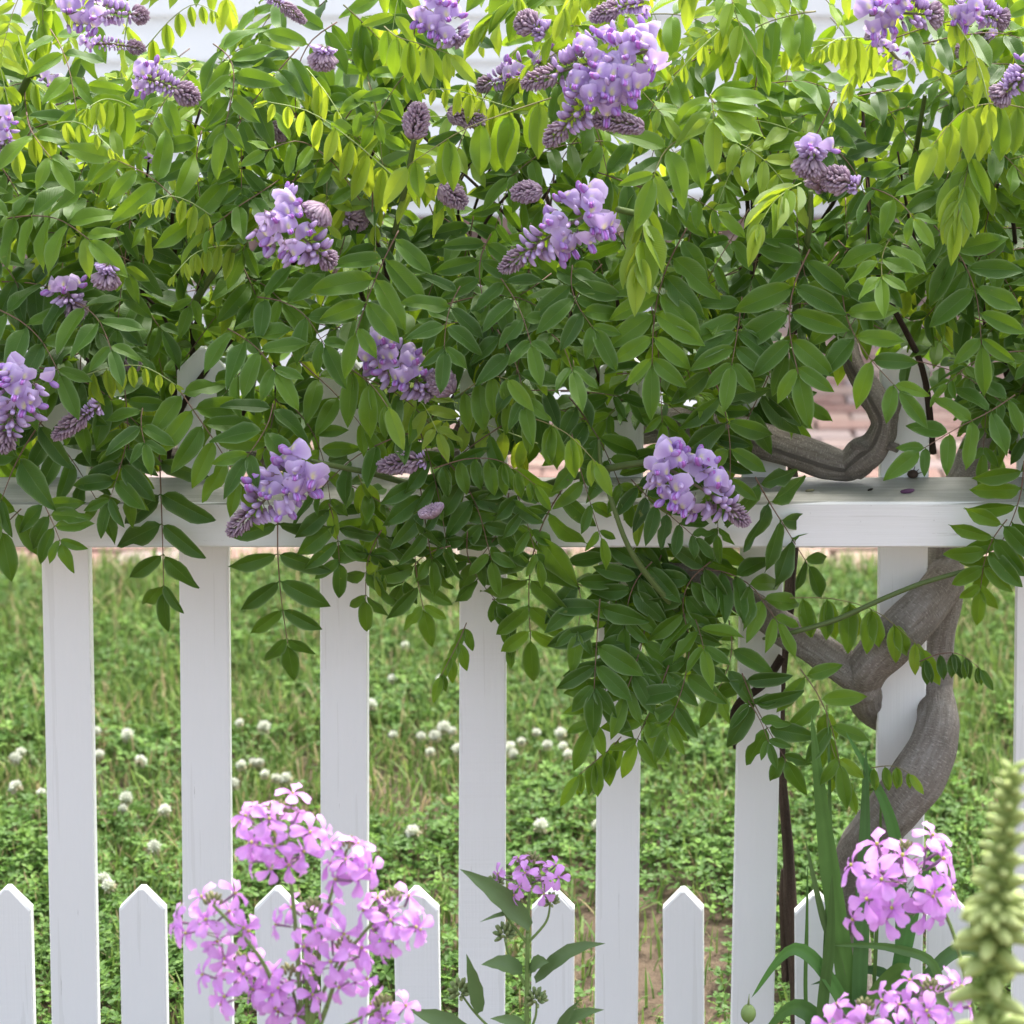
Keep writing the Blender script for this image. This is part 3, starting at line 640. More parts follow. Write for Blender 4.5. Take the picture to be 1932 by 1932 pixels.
# ------------------------------------------------------------------ wisteria flowers
LIL, PALE, KEEL, MAUVE, DUSK, YEL = (.47, .31, .64), (.74, .60, .86), (.46, .17, .58), (.36, .24, .34), (.27, .175, .23), (.74, .70, .30)
def banner(seed):
    rr = random.Random(seed); V = []; C = []; uv = []; nu, nv = 8, 6
    for i in range(nv+1):
        r = i/nv
        for j in range(nu+1):
            th = PI*(-0.62+1.24*j/nu)               # fan from claw
            edge = 0.86+0.10*math.cos(th*2)-0.10*math.exp(-(th*5)**2)
            x = math.sin(th)*r*edge*0.58*(1+.15*r); z = math.cos(th)*r*edge*0.62+0.12*r
            y = 0.42*abs(math.sin(th))**1.5*r*r+0.20*r*r+0.16*max(0, r-.72)+0.055*math.sin(j*2.1+seed*1.7)*r*r
            V.append((-y, x, z)); uv.append((r, j/nu))
            d = math.hypot(x*1.6, z-.20); k = max(0, min(1, (.17-d)/.09)); wv = max(0, min(1, (.28-d)/.14))
            re = r**3; c = [LIL[q]*(1-re)+PALE[q]*re for q in range(3)]; c = [c[q]*(1-wv*.5)+.80*wv*.5 for q in range(3)]; c = [c[q]*(1-k)+YEL[q]*k for q in range(3)]
            C.append(c+[1])
    Q = [(i*(nu+1)+j, (i+1)*(nu+1)+j, (i+1)*(nu+1)+j+1, i*(nu+1)+j+1) for i in range(nv) for j in range(nu)]
    return dict(v=np.array(V), q=np.array(Q), uv=np.array(uv), c=np.array(C))
def tubetmpl(pts, r, c, sides=5):
    t = tube([Vector(p) for p in pts], r, sides); t['c'] = np.tile(np.array((*c, 1)), (len(t['v']), 1)); t['q'] = np.array(t['q']); t['t'] = np.array(t['t']); t['uv'] = np.array(t['uv']); return t
def blossom(seed):
    rr = random.Random(seed)
    keel = ellipsoid(.28, .10, .14, 8, 5, (.22, 0, -.04), .10, KEEL, (.58, .24, .66))
    w1 = ellipsoid(.25, .045, .15, 6, 4, (.22, .10, .00), .06, (.52, .30, .72), (.60, .42, .80)); w2 = dict(w1); w2['v'] = w1['v']*np.array((1, -1, 1)); w2['q'] = w1['q'][:, ::-1]
    cal = ellipsoid(.12, .085, .085, 7, 4, (-.06, 0, .0), 0, MAUVE, (.40, .27, .40)); ped = tubetmpl([(-.5, 0, -.05), (-.3, 0, 0), (-.12, 0, 0)], [.022, .022, .026], (.28, .24, .18))
    return join(banner(seed), keel, w1, w2, cal, ped)
def side_bud(seed):
    a = ellipsoid(.30, .13, .15, 9, 7, (.20, 0, 0), .24, (.40, .26, .48), PALE); cal = ellipsoid(.15, .11, .11, 7, 4, (-.06, 0, 0), 0, DUSK, MAUVE)
    return join(a, cal, tubetmpl([(-.42, 0, -.04), (-.14, 0, 0)], [.02, .024], (.25, .22, .16)))
def tmesh(name, tm, mat): mb = MB(); mb.add(tm['v'], tm.get('q'), tm.get('t'), tm['uv'], tm['c']); return mb.mesh(name, mat)
BLT = [blossom(s_) for s_ in range(4)]; SBT = [side_bud(s_) for s_ in range(2)]
BLOS = [tmesh('flower', t_, MPETAL) for t_ in BLT]
SBUD = [tmesh('bud', t_, MPETAL) for t_ in SBT]
TINY = [ellipsoid(.5, .19, .19, 6, 4, (.35, 0, 0), .08, DUSK, (.46, .33, .43)), ellipsoid(.55, .17, .17, 6, 4, (.35, 0, 0), .1, (.32, .21, .29), (.60, .47, .56)), ellipsoid(.48, .21, .21, 6, 4, (.35, 0, 0), .05, (.26, .17, .21), (.54, .42, .49))]
fcount = [0, 0]
def raceme(u0, v0, u1, v1, width, opn, budw=30, Y=-.27, seed=0, mid=0.72, dens=1.0, Yt=None):
    """opn: share of the axis with open flowers, then single buds up to mid, then tight small buds"""
    rr = random.Random(seed*7+1); Yt = Y if Yt is None else Yt
    p0, p1 = P(u0, v0, Y), P(u1, v1, Yt); ax = (p1-p0); ln = ax.length; d = ax.normalized()
    pts = catmull([p0, p0.lerp(p1, .5)+Vector((0, 0, ln*.03)), p1], 8)
    mb = MB(); tb = tube(pts, [M(4, Y)*(1-.6*i/8) for i in range(9)], 6); mb.add(tb['v'], tb['q'], tb['t'], tb['uv'], (.24, .22, .13, 1))
    x = d.orthogonal().normalized(); y = d.cross(x)
    def at(f): q = f*8; k = min(int(q), 7); return pts[k].lerp(pts[k+1], q-k)
    W = M(width, Y); B = M(budw, Y)
    # tight buds
    t0 = max(opn, 0) if mid <= opn else mid
    nb = int(230*(1-t0)*dens)+44; s0 = t0
    for i in range(nb):
        f = s0+(1-s0)*(i/nb)**0.9; a = i*2.39996+rr.gauss(0, .15); e = x*math.cos(a)+y*math.sin(a)
        g = (f-s0)/(1-s0+1e-6); rad = B*.5*(math.sin(PI*(0.30+0.70*g)) if t0 > .05 else math.sin(PI*(.12+.84*g)))
        sz = B*.40*(1.05-.40*g); mx = frame(at(f)+e*(rad*.62), e*rr.uniform(.75, 1.05)+d*.75, e, sz*rr.uniform(.8, 1.2))
        mb.add_tmpl(TINY[rr.randrange(3)], mx)
    own_f, own_b = [], []
    # single buds
    if mid > opn:
        n = int(46*(mid-opn)/.4*dens)
        for i in range(n):
            f = opn+(mid-opn)*(i+.5)/n; a = i*2.39996+rr.gauss(0, .3); e = x*math.cos(a)+y*math.sin(a)
            if e.y > .55: continue
            g = (f-opn)/(mid-opn); s_ = W*.37*(1-.34*g)
            mx = frame(at(f)+e*(s_*(.42-.12*g)+B*.06), e+d*.45+DOWN*.15, Vector((0, 0, 1))+e*.2-d*.3, s_); own_b.append((rr.randrange(2), mx))
    if opn > .05:
        n = int(ln*opn/(W*.022)*dens*(W/M(112, Y))**1.5)
        n = max(n, 6)
        for i in range(n):
            f = opn*(i+.4)/n; a = i*2.39996+rr.gauss(0, .3); e = x*math.cos(a)+y*math.sin(a)
            if e.y > .5: continue
            s_ = min(W*.37, M(43, Y))*rr.uniform(.82, 1.15)
            if rr.random() < .36:
                mx = frame(at(f)+e*(W*.27*rr.uniform(.7, 1.3)), e+d*.4+DOWN*.3+Vector((rr.gauss(0, .25), 0, rr.gauss(0, .25))), Vector((0, 0, 1))+e*.2-d*.3, s_*.92); own_b.append((rr.randrange(2), mx)); continue
            fw = e*1.15+Vector((rr.gauss(0, .35), -.42, rr.gauss(0, .25)))+d*.15+DOWN*.15; upv = Vector((rr.gauss(0, .35), -.1, 1))-d*.3
            mx = frame(at(f)+e*(W*.36*rr.uniform(.72, 1.12)), fw, upv, s_); own_f.append((rr.randrange(4), mx))
    single = width >= 100
    for k, mx in ([] if single else own_b): mb.add_tmpl(SBT[k], mx)
    for k, mx in ([] if single or width >= 76 else own_f): mb.add_tmpl(BLT[k], mx)
    o = mb.obj('raceme', MPETAL, vine)
    for k, mx in (own_b if single else []): link('bud', SBUD[k], o, mx); fcount[1] += 1
    for k, mx in (own_f if single or width >= 76 else []): link('flower', BLOS[k], o, mx); fcount[0] += 1
    return o
RAC = [  # u0,v0,u1,v1,width,open,budwidth,Y,mid
 (125, 25, 278, 30, 92, .45, 34, -.27, .78), (160, 82, 272, 92, 46, .25, 26, -.2, .7), (262, 142, 372, 188, 84, .22, 42, -.28, .62), (612, 88, 606, 128, 74, .0, 50, -.30, .35),
 (505, 400, 630, 500, 146, .62, 38, -.31, .80), (612, 390, 594, 410, 40, .0, 56, -.31, 0), (205, 500, 198, 540, 72, .0, 48, -.28, .45), (118, 535, 150, 600, 90, .40, 40, -.20, .6),
 (0, 215, 12, 300, 76, .6, 30, -.24, .8), (50, 705, 4, 850, 128, .52, 42, -.30, .75), (188, 764, 102, 826, 56, .0, 36, -.24, .35), (582, 878, 432, 1008, 126, .55, 36, -.27, .72),
 (705, 655, 815, 745, 116, .72, 36, -.20, .9), (852, 742, 818, 706, 40, .0, 50, -.21, 0), (802, 868, 715, 882, 50, .0, 40, -.20, .2), (818, 975, 812, 960, 40, 0, 46, -.26, 0),
 (1132, 392, 946, 510, 132, .55, 36, -.30, .75), (1230, 95, 986, 160, 142, .52, 40, -.30, .72), (1180, 140, 1030, 272, 118, .55, 38, -.32, .74), (1215, 240, 1118, 228, 40, 0, 38, -.32, 0),
 (782, 262, 790, 198, 40, 0, 46, -.26, 0), (1022, 360, 968, 366, 40, 0, 40, -.26, 0), (830, 352, 875, 386, 40, 0, 42, -.22, 0), (845, 212, 912, 228, 40, 0, 42, -.22, 0),
 (1028, 62, 978, 36, 72, 0, 48, -.26, .4), (800, 12, 872, 78, 108, .75, 36, -.25, .9), (1240, 872, 1412, 988, 146, .60, 34, -.28, .76), (1640, 28, 1775, 30, 112, .62, 48, -.27, .8),
 (1536, 272, 1524, 330, 96, .12, 58, -.30, .5), (1618, 352, 1552, 332, 60, 0, 50, -.29, .3), (1945, 130, 1878, 190, 88, .2, 44, -.28, .7), (1215, 2, 1115, 35, 66, .1, 34, -.27, .5), (1555, 362, 1545, 332, 50, 0, 52, -.25, .3),
 (1800, 10, 1900, 40, 96, .5, 40, -.2, .8), (505, -8, 575, 42, 40, .0, 24, -.24, .4), (1050, 120, 900, 165, 80, .6, 30, -.1, .8), (225, 668, 262, 690, 60, 0, 38, -.1, .3), (650, 410, 690, 420, 50, 0, 40, -.12, .3), (1868, 60, 1812, 110, 60, .2, 40, -.12, .6), (1700, 118, 1640, 60, 50, .6, 30, -.1, .8), (510, 235, 540, 258, 44, 0, 36, -.16, 0), (290, 285, 300, 310, 50, .5, 30, -.12, .8), (95, 140, 120, 190, 66, .7, 30, -.1, .9),
]
for i, (a, b, c, d, wd, op, bw, Y, mid) in enumerate(RAC): raceme(a, b, c, d, wd, op, bw, Y, i, mid)
open('/tmp/cnt.txt', 'w').write(str((n_own, n_leaf, fcount, len(fill)))) if 0 else print('leaflets', n_own, 'leaves', n_leaf, 'flowers', fcount)

# ------------------------------------------------------------------ lawn
def grass_blades(n, x0, x1, y0, y1, h0, h1, dens=None, seed=1):
    R_ = np.random.default_rng(seed)
    x = R_.uniform(x0, x1, n); y = R_.uniform(y0, y1, n)
    # tufts
    cx = R_.uniform(x0, x1, n//40); cy = R_.uniform(y0, y1, n//40); pick = R_.integers(0, len(cx), n); tuft = R_.random(n) < .55
    x = np.where(tuft, cx[pick]+R_.normal(0, .028, n), x); y = np.where(tuft, cy[pick]+R_.normal(0, .028, n), y)
    if dens is not None: k = R_.random(n) < dens(x, y); x, y = x[k], y[k]
    ok = (y > 0.05) & (y < Yp+.05); x, y = x[ok], y[ok]; n = len(x)
    h = R_.uniform(h0, h1, n)*(0.75+.5*R_.random(n)); a = R_.uniform(0, 2*PI, n); lean = R_.gamma(2.0, .22, n).clip(0, 1.1); wd = R_.uniform(.0012, .0030, n)
    dx, dy = np.cos(a), np.sin(a); px, py = -dy, dx
    V = np.zeros((n, 7, 3)); C = np.zeros((n, 7, 4)); C[..., 3] = 1
    for j, (t, w_) in enumerate([(0, 1), (.4, .95), (.78, .62)]):
        off = lean*h*t**1.7; zz = h*t*(1-.28*lean*t)
        for q, s_ in ((0, -1), (1, 1)):
            V[:, j*2+q, 0] = x+dx*off+px*wd*w_*s_; V[:, j*2+q, 1] = y+dy*off+py*wd*w_*s_; V[:, j*2+q, 2] = zz-.004
    V[:, 6, 0] = x+dx*lean*h; V[:, 6, 1] = y+dy*lean*h; V[:, 6, 2] = h*(1-.28*lean)-.004
    r = R_.random(n); dry = R_.random(n) < .17
    c = np.stack([.092+.15*r*r, .165+.18*r*r, .030+.045*r], 1); c[dry] = np.stack([.26+.14*r, .21+.12*r, .11+.06*r], 1)[dry]
    C[:, :, :3] = c[:, None, :]
    base = (np.arange(n)*7)[:, None]
    Q = np.concatenate([base+np.array([[0, 1, 3, 2]]), base+np.array([[2, 3, 5, 4]])]); T = base+np.array([[4, 5, 6]])
    return V.reshape(-1, 3), Q, T, C.reshape(-1, 4)
def clovers(n, x0, x1, y0, y1, dens, seed=2):
    R_ = np.random.default_rng(seed); x = R_.uniform(x0, x1, n); y = R_.uniform(y0, y1, n); k = R_.random(n) < dens(x, y); x, y = x[k], y[k]; n = len(x)
    z = R_.uniform(.012, .055, n); s_ = R_.uniform(.007, .0135, n); a0 = R_.uniform(0, 2*PI, n); tx = R_.normal(0, .28, n); ty = R_.normal(-.12, .28, n)
    prof = [(0, 0), (.55, -.42), (1.0, -.36), (.98, 0), (1.0, .36), (.55, .42)]
    Vs = []; Qs = []; Cs = []; m = 0
    r = R_.random(n)
    for L_ in range(3):
        a = a0+L_*2*PI/3; V = np.zeros((n, 6, 3))
        for j, (l, w_) in enumerate(prof):
            px = s_*(l*np.cos(a)-w_*np.sin(a)); py = s_*(l*np.sin(a)+w_*np.cos(a))
            V[:, j, 0] = x+px; V[:, j, 1] = y+py; V[:, j, 2] = z+px*tx+py*ty+s_*abs(w_)*.35
        b = (np.arange(n)*6)[:, None]+m; Qs += [b+np.array([[0, 1, 2, 3]]), b+np.array([[0, 3, 4, 5]])]; m += n*6
        C = np.ones((n, 6, 4)); C[:, :, 0] = (.062+.105*r*r)[:, None]; C[:, :, 1] = (.135+.16*r*r)[:, None]; C[:, :, 2] = (.020+.03*r)[:, None]
        Vs.append(V.reshape(-1, 3)); Cs.append(C.reshape(-1, 4))
    return np.concatenate(Vs), np.concatenate(Qs), np.concatenate(Cs)
def nval(x, y, s_): return np.array([noise.noise(Vector((a*s_, b*s_, 7.3))) for a, b in zip(x, y)])
lawn = MB()
gd = lambda x, y: np.clip(.48+.25*(y-.7)+.9*nval(x, y, 2.2)*.6, .10, 1)*np.clip((y-.05)/.35, .12, 1)
for args in ((110000, -1.9, 1.7, .05, Yp+.03, .035, .075, gd, 1), (26000, -1.9, 1.7, Yp-1.1, Yp+.03, .05, .095, None, 3), (26000, -5, -1.9, .05, Yp, .04, .08, None, 4), (26000, 1.7, 5, .05, Yp, .04, .08, None, 5)):
    V, Q, T, C = grass_blades(*args[:7], dens=args[7], seed=args[8]); lawn.add(V, Q, T, None, C)
cd = lambda x, y: np.clip(.72-.34*(y-.9)+1.5*nval(x, y, 3.1), .04, 1)*np.clip((y-.05)/.25, .35, 1)
V, Q, C = clovers(90000, -1.9, 1.7, .05, Yp, cd); lawn.add(V, Q, None, None, C)
kind(lawn.obj('lawn_grass', MGRASS, smooth=False), 'stuff')
# white clover heads
def clover_head(seed):
    rr = random.Random(seed); mb = MB()
    tb = tube([Vector((0, 0, -.06)), Vector((.003, 0, -.03)), Vector((0, 0, 0))], [.0008]*3, 5); mb.add(tb['v'], tb['q'], tb['t'], tb['uv'], (.14, .24, .06, 1))
    n = 46
    for i in range(n):
        z = 1-1.75*(i+.5)/n; r = math.sqrt(max(0, 1-z*z)); a = i*2.39996; e = Vector((r*math.cos(a), r*math.sin(a), z))
        low = z < -.25; c0, c1 = ((.34, .40, .16), (.62, .52, .42)) if low else ((.62, .66, .44), (.82, .82, .77))
        mb.add_tmpl(ellipsoid(.5, .13, .2, 5, 3, (.45, 0, 0), .12, c0, c1), frame(e*.002, e+Vector((0, 0, .25 if not low else -.3)), (0, 0, 1), .0088*rr.uniform(.85, 1.15)))
    return mb.mesh('clover_flower', MPETAL)
CH = [clover_head(s_) for s_ in range(3)]
CLV = [(78, 1497), (265, 1437), (240, 1388), (40, 1420), (28, 1432), (186, 1425), (238, 1508), (232, 1527), (310, 1530), (290, 1600), (195, 1660), (205, 1672), (452, 1365), (498, 1373), (455, 1445), (478, 1440), (500, 1462), (520, 1470), (180, 1382), (742, 1388), (838, 1374), (855, 1380), (765, 1220), (740, 1282), (780, 1572), (812, 1420), (795, 1390), (962, 1412), (968, 1424), (984, 1400), (1012, 1383), (1058, 1385), (1063, 1410), (1072, 1425), (835, 1285), (865, 1415), (1020, 1560), (1126, 1558), (440, 1480), (540, 1470), (100, 1582), (1242, 1232), (700, 1332), (820, 1390), (1032, 1408), (125, 1462), (490, 1440), (30, 1486), (1310, 1325)]
rc = random.Random(8)
for (u, v) in CLV:
    p = G(u, v, .058); o = link('clover_flower', rc.choice(CH)); o.location = p; o.rotation_euler = (rc.gauss(0, .25), rc.gauss(0, .25), rc.uniform(0, 6)); s_ = rc.uniform(.9, 1.45); o.scale = (s_, s_, s_)
    tag(o, 'small round white clover flower in the lawn behind the fence', 'flower', 'white clover flowers in the lawn')

# ------------------------------------------------------------------ dame's rocket in front of the fence
PINK, PINK2, DEEP = (.76, .33, .84), (.82, .45, .90), (.52, .18, .60)
def rocket_flower(seed):
    rr = random.Random(seed); V = []; Q = []; C = []; uv = []; m = 0
    for k in range(4):
        a = k*PI/2+rr.gauss(0, .10); drop = rr.uniform(.0, .35); le = rr.uniform(.92, 1.06)
        for i, (t, w_) in enumerate([(.04, .05), (.25, .09), (.5, .22), (.74, .31), (.91, .27), (1.0, .13)]):
            for j in range(4):
                s_ = -1+2*j/3; l = t*le-(0.05 if (i == 5 and 0 < j < 3) else 0)
                z = .10*t-drop*t*t*.5+.05*abs(s_)*math.sin(t*5)+.04*math.sin(s_*3+seed+k)*t
                x = l*.5; y = s_*w_*.5
                V.append((x*math.cos(a)-y*math.sin(a), x*math.sin(a)+y*math.cos(a), z)); uv.append((t, j/3))
                q_ = max(0, 1-t*3.0); c = [PINK[n_]*(1-t)+PINK2[n_]*t for n_ in range(3)]; C.append([c[n_]*(1-q_)+DEEP[n_]*q_ for n_ in range(3)]+[1])
        Q += [(m+i*4+j, m+(i+1)*4+j, m+(i+1)*4+j+1, m+i*4+j+1) for i in range(5) for j in range(3)]; m = len(V)
    pet = dict(v=np.array(V), q=np.array(Q), uv=np.array(uv), c=np.array(C))
    eye = ellipsoid(.05, .045, .045, 6, 4, (0, 0, 0), 0, (.55, .55, .15)); eye['v'] = eye['v'][:, [2, 1, 0]]+np.array((0, 0, .03)); eye['q'] = eye['q'][:, ::-1]
    tb = tubetmpl([(0, 0, -.42), (0, 0, -.2), (0, 0, .0)], [.028, .035, .05], (.36, .24, .34))
    return join(pet, eye, tb)
RF = [tmesh('flower', rocket_flower(s_), MPETAL) for s_ in range(5)]
GREEN = (.16, .24, .07, 1)
def lance_leaf(mb, p0, p1, wpx, nrm=(0, -.8, .6), sag=.15, col=(.13, .21, .075, 1)):
    L = (p1-p0).length; rows = 8; d = (p1-p0).normalized(); n_ = Vector(nrm); n_ = (n_-d*n_.dot(d)).normalized(); s_ = n_.cross(d); V = []; uv = []
    for i in range(rows+1):
        t = i/rows; w_ = wpx*math.sin(PI*min(1, .06+t*.94)**.7)*(1 if t < 1 else 0)+wpx*.02; c = p0.lerp(p1, t)+Vector((0, 0, 1))*L*sag*math.sin(PI*t)
        for j in (-1, -.5, 0, .5, 1): V.append(c+s_*w_*.5*j*(1+.08*math.sin(t*25+j))+n_*abs(j)*w_*.14); uv.append((t, abs(j)))
    Q = [(i*5+j, (i+1)*5+j, (i+1)*5+j+1, i*5+j+1) for i in range(rows) for j in range(4)]
    mb.add([tuple(v) for v in V], Q, None, uv, col)
TB = ellipsoid(.5, .22, .22, 6, 4, (.4, 0, 0), 0, (.20, .26, .09), (.26, .24, .12))
def rocket(name_label, base, clusters, Y, leaves=(), buds=(), seed=0, fsize=64, extra_stems=()):
    rr = random.Random(seed); bp = Vector((P(base[0], base[1], Y).x, Y, 0)); root = thing('rocket_plant', name_label, 'flowering plant', bp)
    off = -bp; st = MB()
    hub = P(base[0], base[1], Y)
    def stem(pts, r0, r1, c=GREEN):
        pp = catmull([p+off for p in pts], 14); tb = tube(pp, [r0+(r1-r0)*i/14 for i in range(15)], 7); st.add(tb['v'], tb['q'], tb['t'], tb['uv'], c)
    stem([bp, bp.lerp(hub, .5)+Vector((.004, 0, 0)), hub], .0042, .0036)
    for (u, v, ru, rv, n, join_v) in clusters:
        top = P(u, v-rv*.45, Y+rr.gauss(0, .012)); jp = hub.lerp(top, .0) if join_v is None else P(base[0]+(u-base[0])*.25, join_v, Y)
        if join_v is not None: stem([hub, hub.lerp(jp, .5), jp], .0036, .0028)
        stem([jp, jp.lerp(top, .5)+Vector(((jp.x-top.x)*.18, 0, .0)), top], .0026, .0016)
        for i in range(14):
            a = i*2.4; e = Vector((math.cos(a)*.5, math.sin(a)*.5, 1)); st.add_tmpl(TB, frame(top+off+Vector((math.cos(a), math.sin(a), 0))*M(3+i*.8, Y)+Vector((0, 0, M(14-i*.9, Y))), e, (1, 0, 0), M(rr.uniform(13, 18), Y)))
        k = 0
        for i in range(n):
            f = (i+.5)/n; a = i*2.39996+rr.gauss(0, .2); z = -.9+1.75*(1-f); r = math.sqrt(max(.05, 1-min(1, abs(z))**2))*rr.uniform(.55, 1.25); z += rr.gauss(0, .14)
            e = Vector((r*math.cos(a), r*math.sin(a)*.9, z*.9)); pos = P(u, v, Y)+Vector((e.x*M(ru, Y)*.86, e.y*M(ru, Y)*.8, e.z*M(rv, Y)*.86))
            fw = Vector((e.x+rr.gauss(0, .3), e.y-.40+rr.gauss(0, .3), .50+e.z*.6)); fs = M(fsize, Y)*rr.uniform(.9, 1.1)
            mx = frame(pos+off, Vector((rr.gauss(0, 1), rr.gauss(0, 1), rr.gauss(0, 1))), fw, fs)
            # z axis of the flower looks along fw
            zax = fw.normalized(); xa = zax.orthogonal().normalized(); ang = rr.uniform(0, PI); ya = zax.cross(xa); xr = xa*math.cos(ang)+ya*math.sin(ang); yr = zax.cross(xr)
            mx = Matrix((xr*fs, yr*fs, zax*fs)).transposed().to_4x4(); mx.translation = pos+off
            link('flower', RF[rr.randrange(5)], root, mx)
            ax_ = top+Vector((0, 0, -M(rv, Y)*(.2+.9*f))); ax_.x = top.x+(jp.x-top.x)*.15*f; a_ = pos-zax*fs*.40; tb = tube([ax_+off, ax_.lerp(a_, .5)+off+Vector((0, 0, .001)), a_+off], [.0007]*3, 4); st.add(tb['v'], tb['q'], tb['t'], tb['uv'], (.24, .22, .15, 1))
    for pts in extra_stems: stem([P(a, b, Y) for a, b in pts], .002, .0012)
    for (u, v, s_) in buds:
        c = P(u, v, Y)
        for i in range(26):
            z = 1-1.8*(i+.5)/26; r = math.sqrt(max(0, 1-z*z)); a = i*2.4; e = Vector((r*math.cos(a), r*math.sin(a), z)); st.add_tmpl(TB, frame(c+off+e*M(s_*.25, Y), e+Vector((0, 0, .6)), (1, 0, 0), M(s_*.42, Y)), (.17+.05*rr.random(), .25, .10, 1))
    st.obj('stem', MSTEM, root)
    for (u0, v0, u1, v1, w_, sag) in leaves:
        m2 = MB(); lance_leaf(m2, P(u0, v0, Y)+off, P(u1, v1, Y-.03)+off, M(w_, Y), (rr.gauss(0, .2), -.75, .6), sag); m2.obj('leaf', MBLADE, root)
    return root
rocket('tall pink-violet dame\'s rocket with many full flower heads before the white pickets', (575, 2010),
       [(522, 1575, 88, 92, 19, 1800), (655, 1628, 58, 58, 9, 1850), (402, 1742, 66, 78, 12, 1900), (740, 1735, 66, 76, 13, 1900), (590, 1745, 66, 60, 8, 1900), (455, 1850, 74, 66, 10, None), (650, 1815, 66, 56, 9, None), (545, 1872, 66, 66, 11, None), (722, 1918, 66, 42, 7, None)], -.85, (), (), 1, 74)
rocket('small single-headed pink dame\'s rocket with pointed grey-green leaves before a short picket', (993, 2010),
       [(1003, 1652, 72, 46, 13, 1760)], -.42, [(1000, 1748, 868, 1640, 40, .06), (1010, 1850, 1142, 1780, 30, .12), (985, 1830, 908, 1820, 34, .08), (1000, 1830, 1036, 1815, 30, .1), (905, 1910, 880, 1800, 30, .0), (890, 1960, 770, 1905, 40, .05), (1000, 1950, 925, 1922, 26, .1), (1040, 1960, 1140, 1905, 26, .12), (980, 1720, 905, 1740, 10, .05), (1040, 1990, 1090, 1890, 22, .1)],
       [(952, 1762, 40), (868, 1870, 44), (1012, 1885, 40), (935, 1665, 30), (1040, 1700, 30)], 2, 50, [[(992, 1860), (960, 1800), (952, 1765)], [(990, 2000), (905, 1920), (870, 1875)], [(993, 1960), (1010, 1920), (1012, 1890)], [(995, 1780), (1030, 1740), (1038, 1705)], [(995, 1780), (950, 1720), (935, 1672)]])
rocket('pink dame\'s rocket with one large round flower head in front of strap leaves', (1862, 2010),
       [(1706, 1662, 112, 118, 22, 1850)], -.70, [(1790, 1900, 1700, 1850, 26, .1)], (), 3, 92)
rocket('low pink dame\'s rocket head beside the green foxglove spike', (1700, 2060),
       [(1630, 1925, 110, 42, 11, None), (1755, 1890, 90, 46, 11, None)], -.80, (), (), 4, 78)

# ------------------------------------------------------------------ foxglove spike
YX = -1.45; bp = P(1868, 2000, YX); bp.z = 0
fx = thing('foxglove', 'green foxglove spike of closed pale buds standing in front of the last picket', 'flowering plant', bp)
top = P(1912, 1455, YX); st = MB(); pts = catmull([bp-bp, P(1868, 1950, YX)-bp, P(1885, 1700, YX)-bp, top-bp], 24)
tb = tube(pts, [.006-.004*i/24 for i in range(25)], 8); st.add(tb['v'], tb['q'], tb['t'], tb['uv'], (.26, .36, .12, 1)); st.obj('stem', MSTEM, fx)
def fox_bud(seed):
    b = ellipsoid(.46, .18, .20, 8, 6, (.5, 0, 0), -.26, (.30, .41, .10), (.48, .55, .20)); parts = [b]
    for k in range(5):
        a = k*2*PI/5; s_ = ellipsoid(.26, .10, .03, 6, 3, (.22, 0, .19), .06, (.28, .40, .09), (.40, .50, .16)); c_, q_ = math.cos(a), math.sin(a); s_['v'] = s_['v'] @ np.array([[1, 0, 0], [0, c_, q_], [0, -q_, c_]]); parts.append(s_)
    return tmesh('bud', join(*parts), MBLADE)
FB = [fox_bud(k) for k in range(2)]; rr = random.Random(6)
NB = 150
for i in range(NB):
    f = (i/NB)**.9; q = f*23.4; k = int(q); p = pts[24-k].lerp(pts[23-k], q-k) if k < 24 else pts[1]
    if p.z < .10: break
    if i % 3 == 0 and f > .12:
        m2 = MB(); an = i*2.39996+.5; lance_leaf(m2, p, p+Vector((math.cos(an), math.sin(an), .5))*M(22+40*f, YX), M(9+8*f, YX), (0, -.6, .8), .05, (.27, .38, .09, 1)); m2.obj('bract', MBLADE, fx)
    a = i*2.39996; s_ = M(32+74*f**.9, YX)*rr.uniform(.9, 1.1); e = Vector((math.cos(a), math.sin(a), 1.2-1.6*f)); link('bud', FB[i % 2], fx, frame(p, e, (0, 0, 1), s_))

# ------------------------------------------------------------------ strap-leaved clump
YI = -.12; ib = P(1600, 2040, YI); ib.z = 0.0
iris = thing('iris_clump', 'clump of long strap-shaped green leaves growing at the fence foot beside the trunk', 'plant', ib)
def strap(spec, wpx, Y0, Y1, twist=.0, col=(.085, .165, .045, 1)):
    pp = catmull([P(u, v, Y0+(Y1-Y0)*i/(len(spec)-1)) for i, (u, v) in enumerate(spec)], 18); mb = MB(); V = []; uv = []
    for i, p in enumerate(pp):
        t = i/18; d = (pp[min(i+1, 18)]-pp[max(i-1, 0)]).normalized(); n_ = Vector((math.sin(twist*t+.3), -1, .15)); n_ = (n_-d*n_.dot(d)).normalized(); s_ = n_.cross(d); w_ = M(wpx, Y0)*(min(1, (1-t)*2.6)**.75)*(.75+.25*min(1, t*3))+.0002
        for j in (-1, -.4, 0, .4, 1): V.append(tuple(p+s_*w_*.5*j+n_*(-.10*w_*(1-abs(j)))-ib)); uv.append((t, abs(j)))
    Q = [(i*5+j, (i+1)*5+j, (i+1)*5+j+1, i*5+j+1) for i in range(18) for j in range(4)]
    C = np.tile(np.array(col), (len(V), 1)); C[2::5, :3] *= 1.12; C[0::5, :3] *= 1.2; mb.add(V, Q, None, uv, C); mb.obj('leaf', MBLADE, iris)
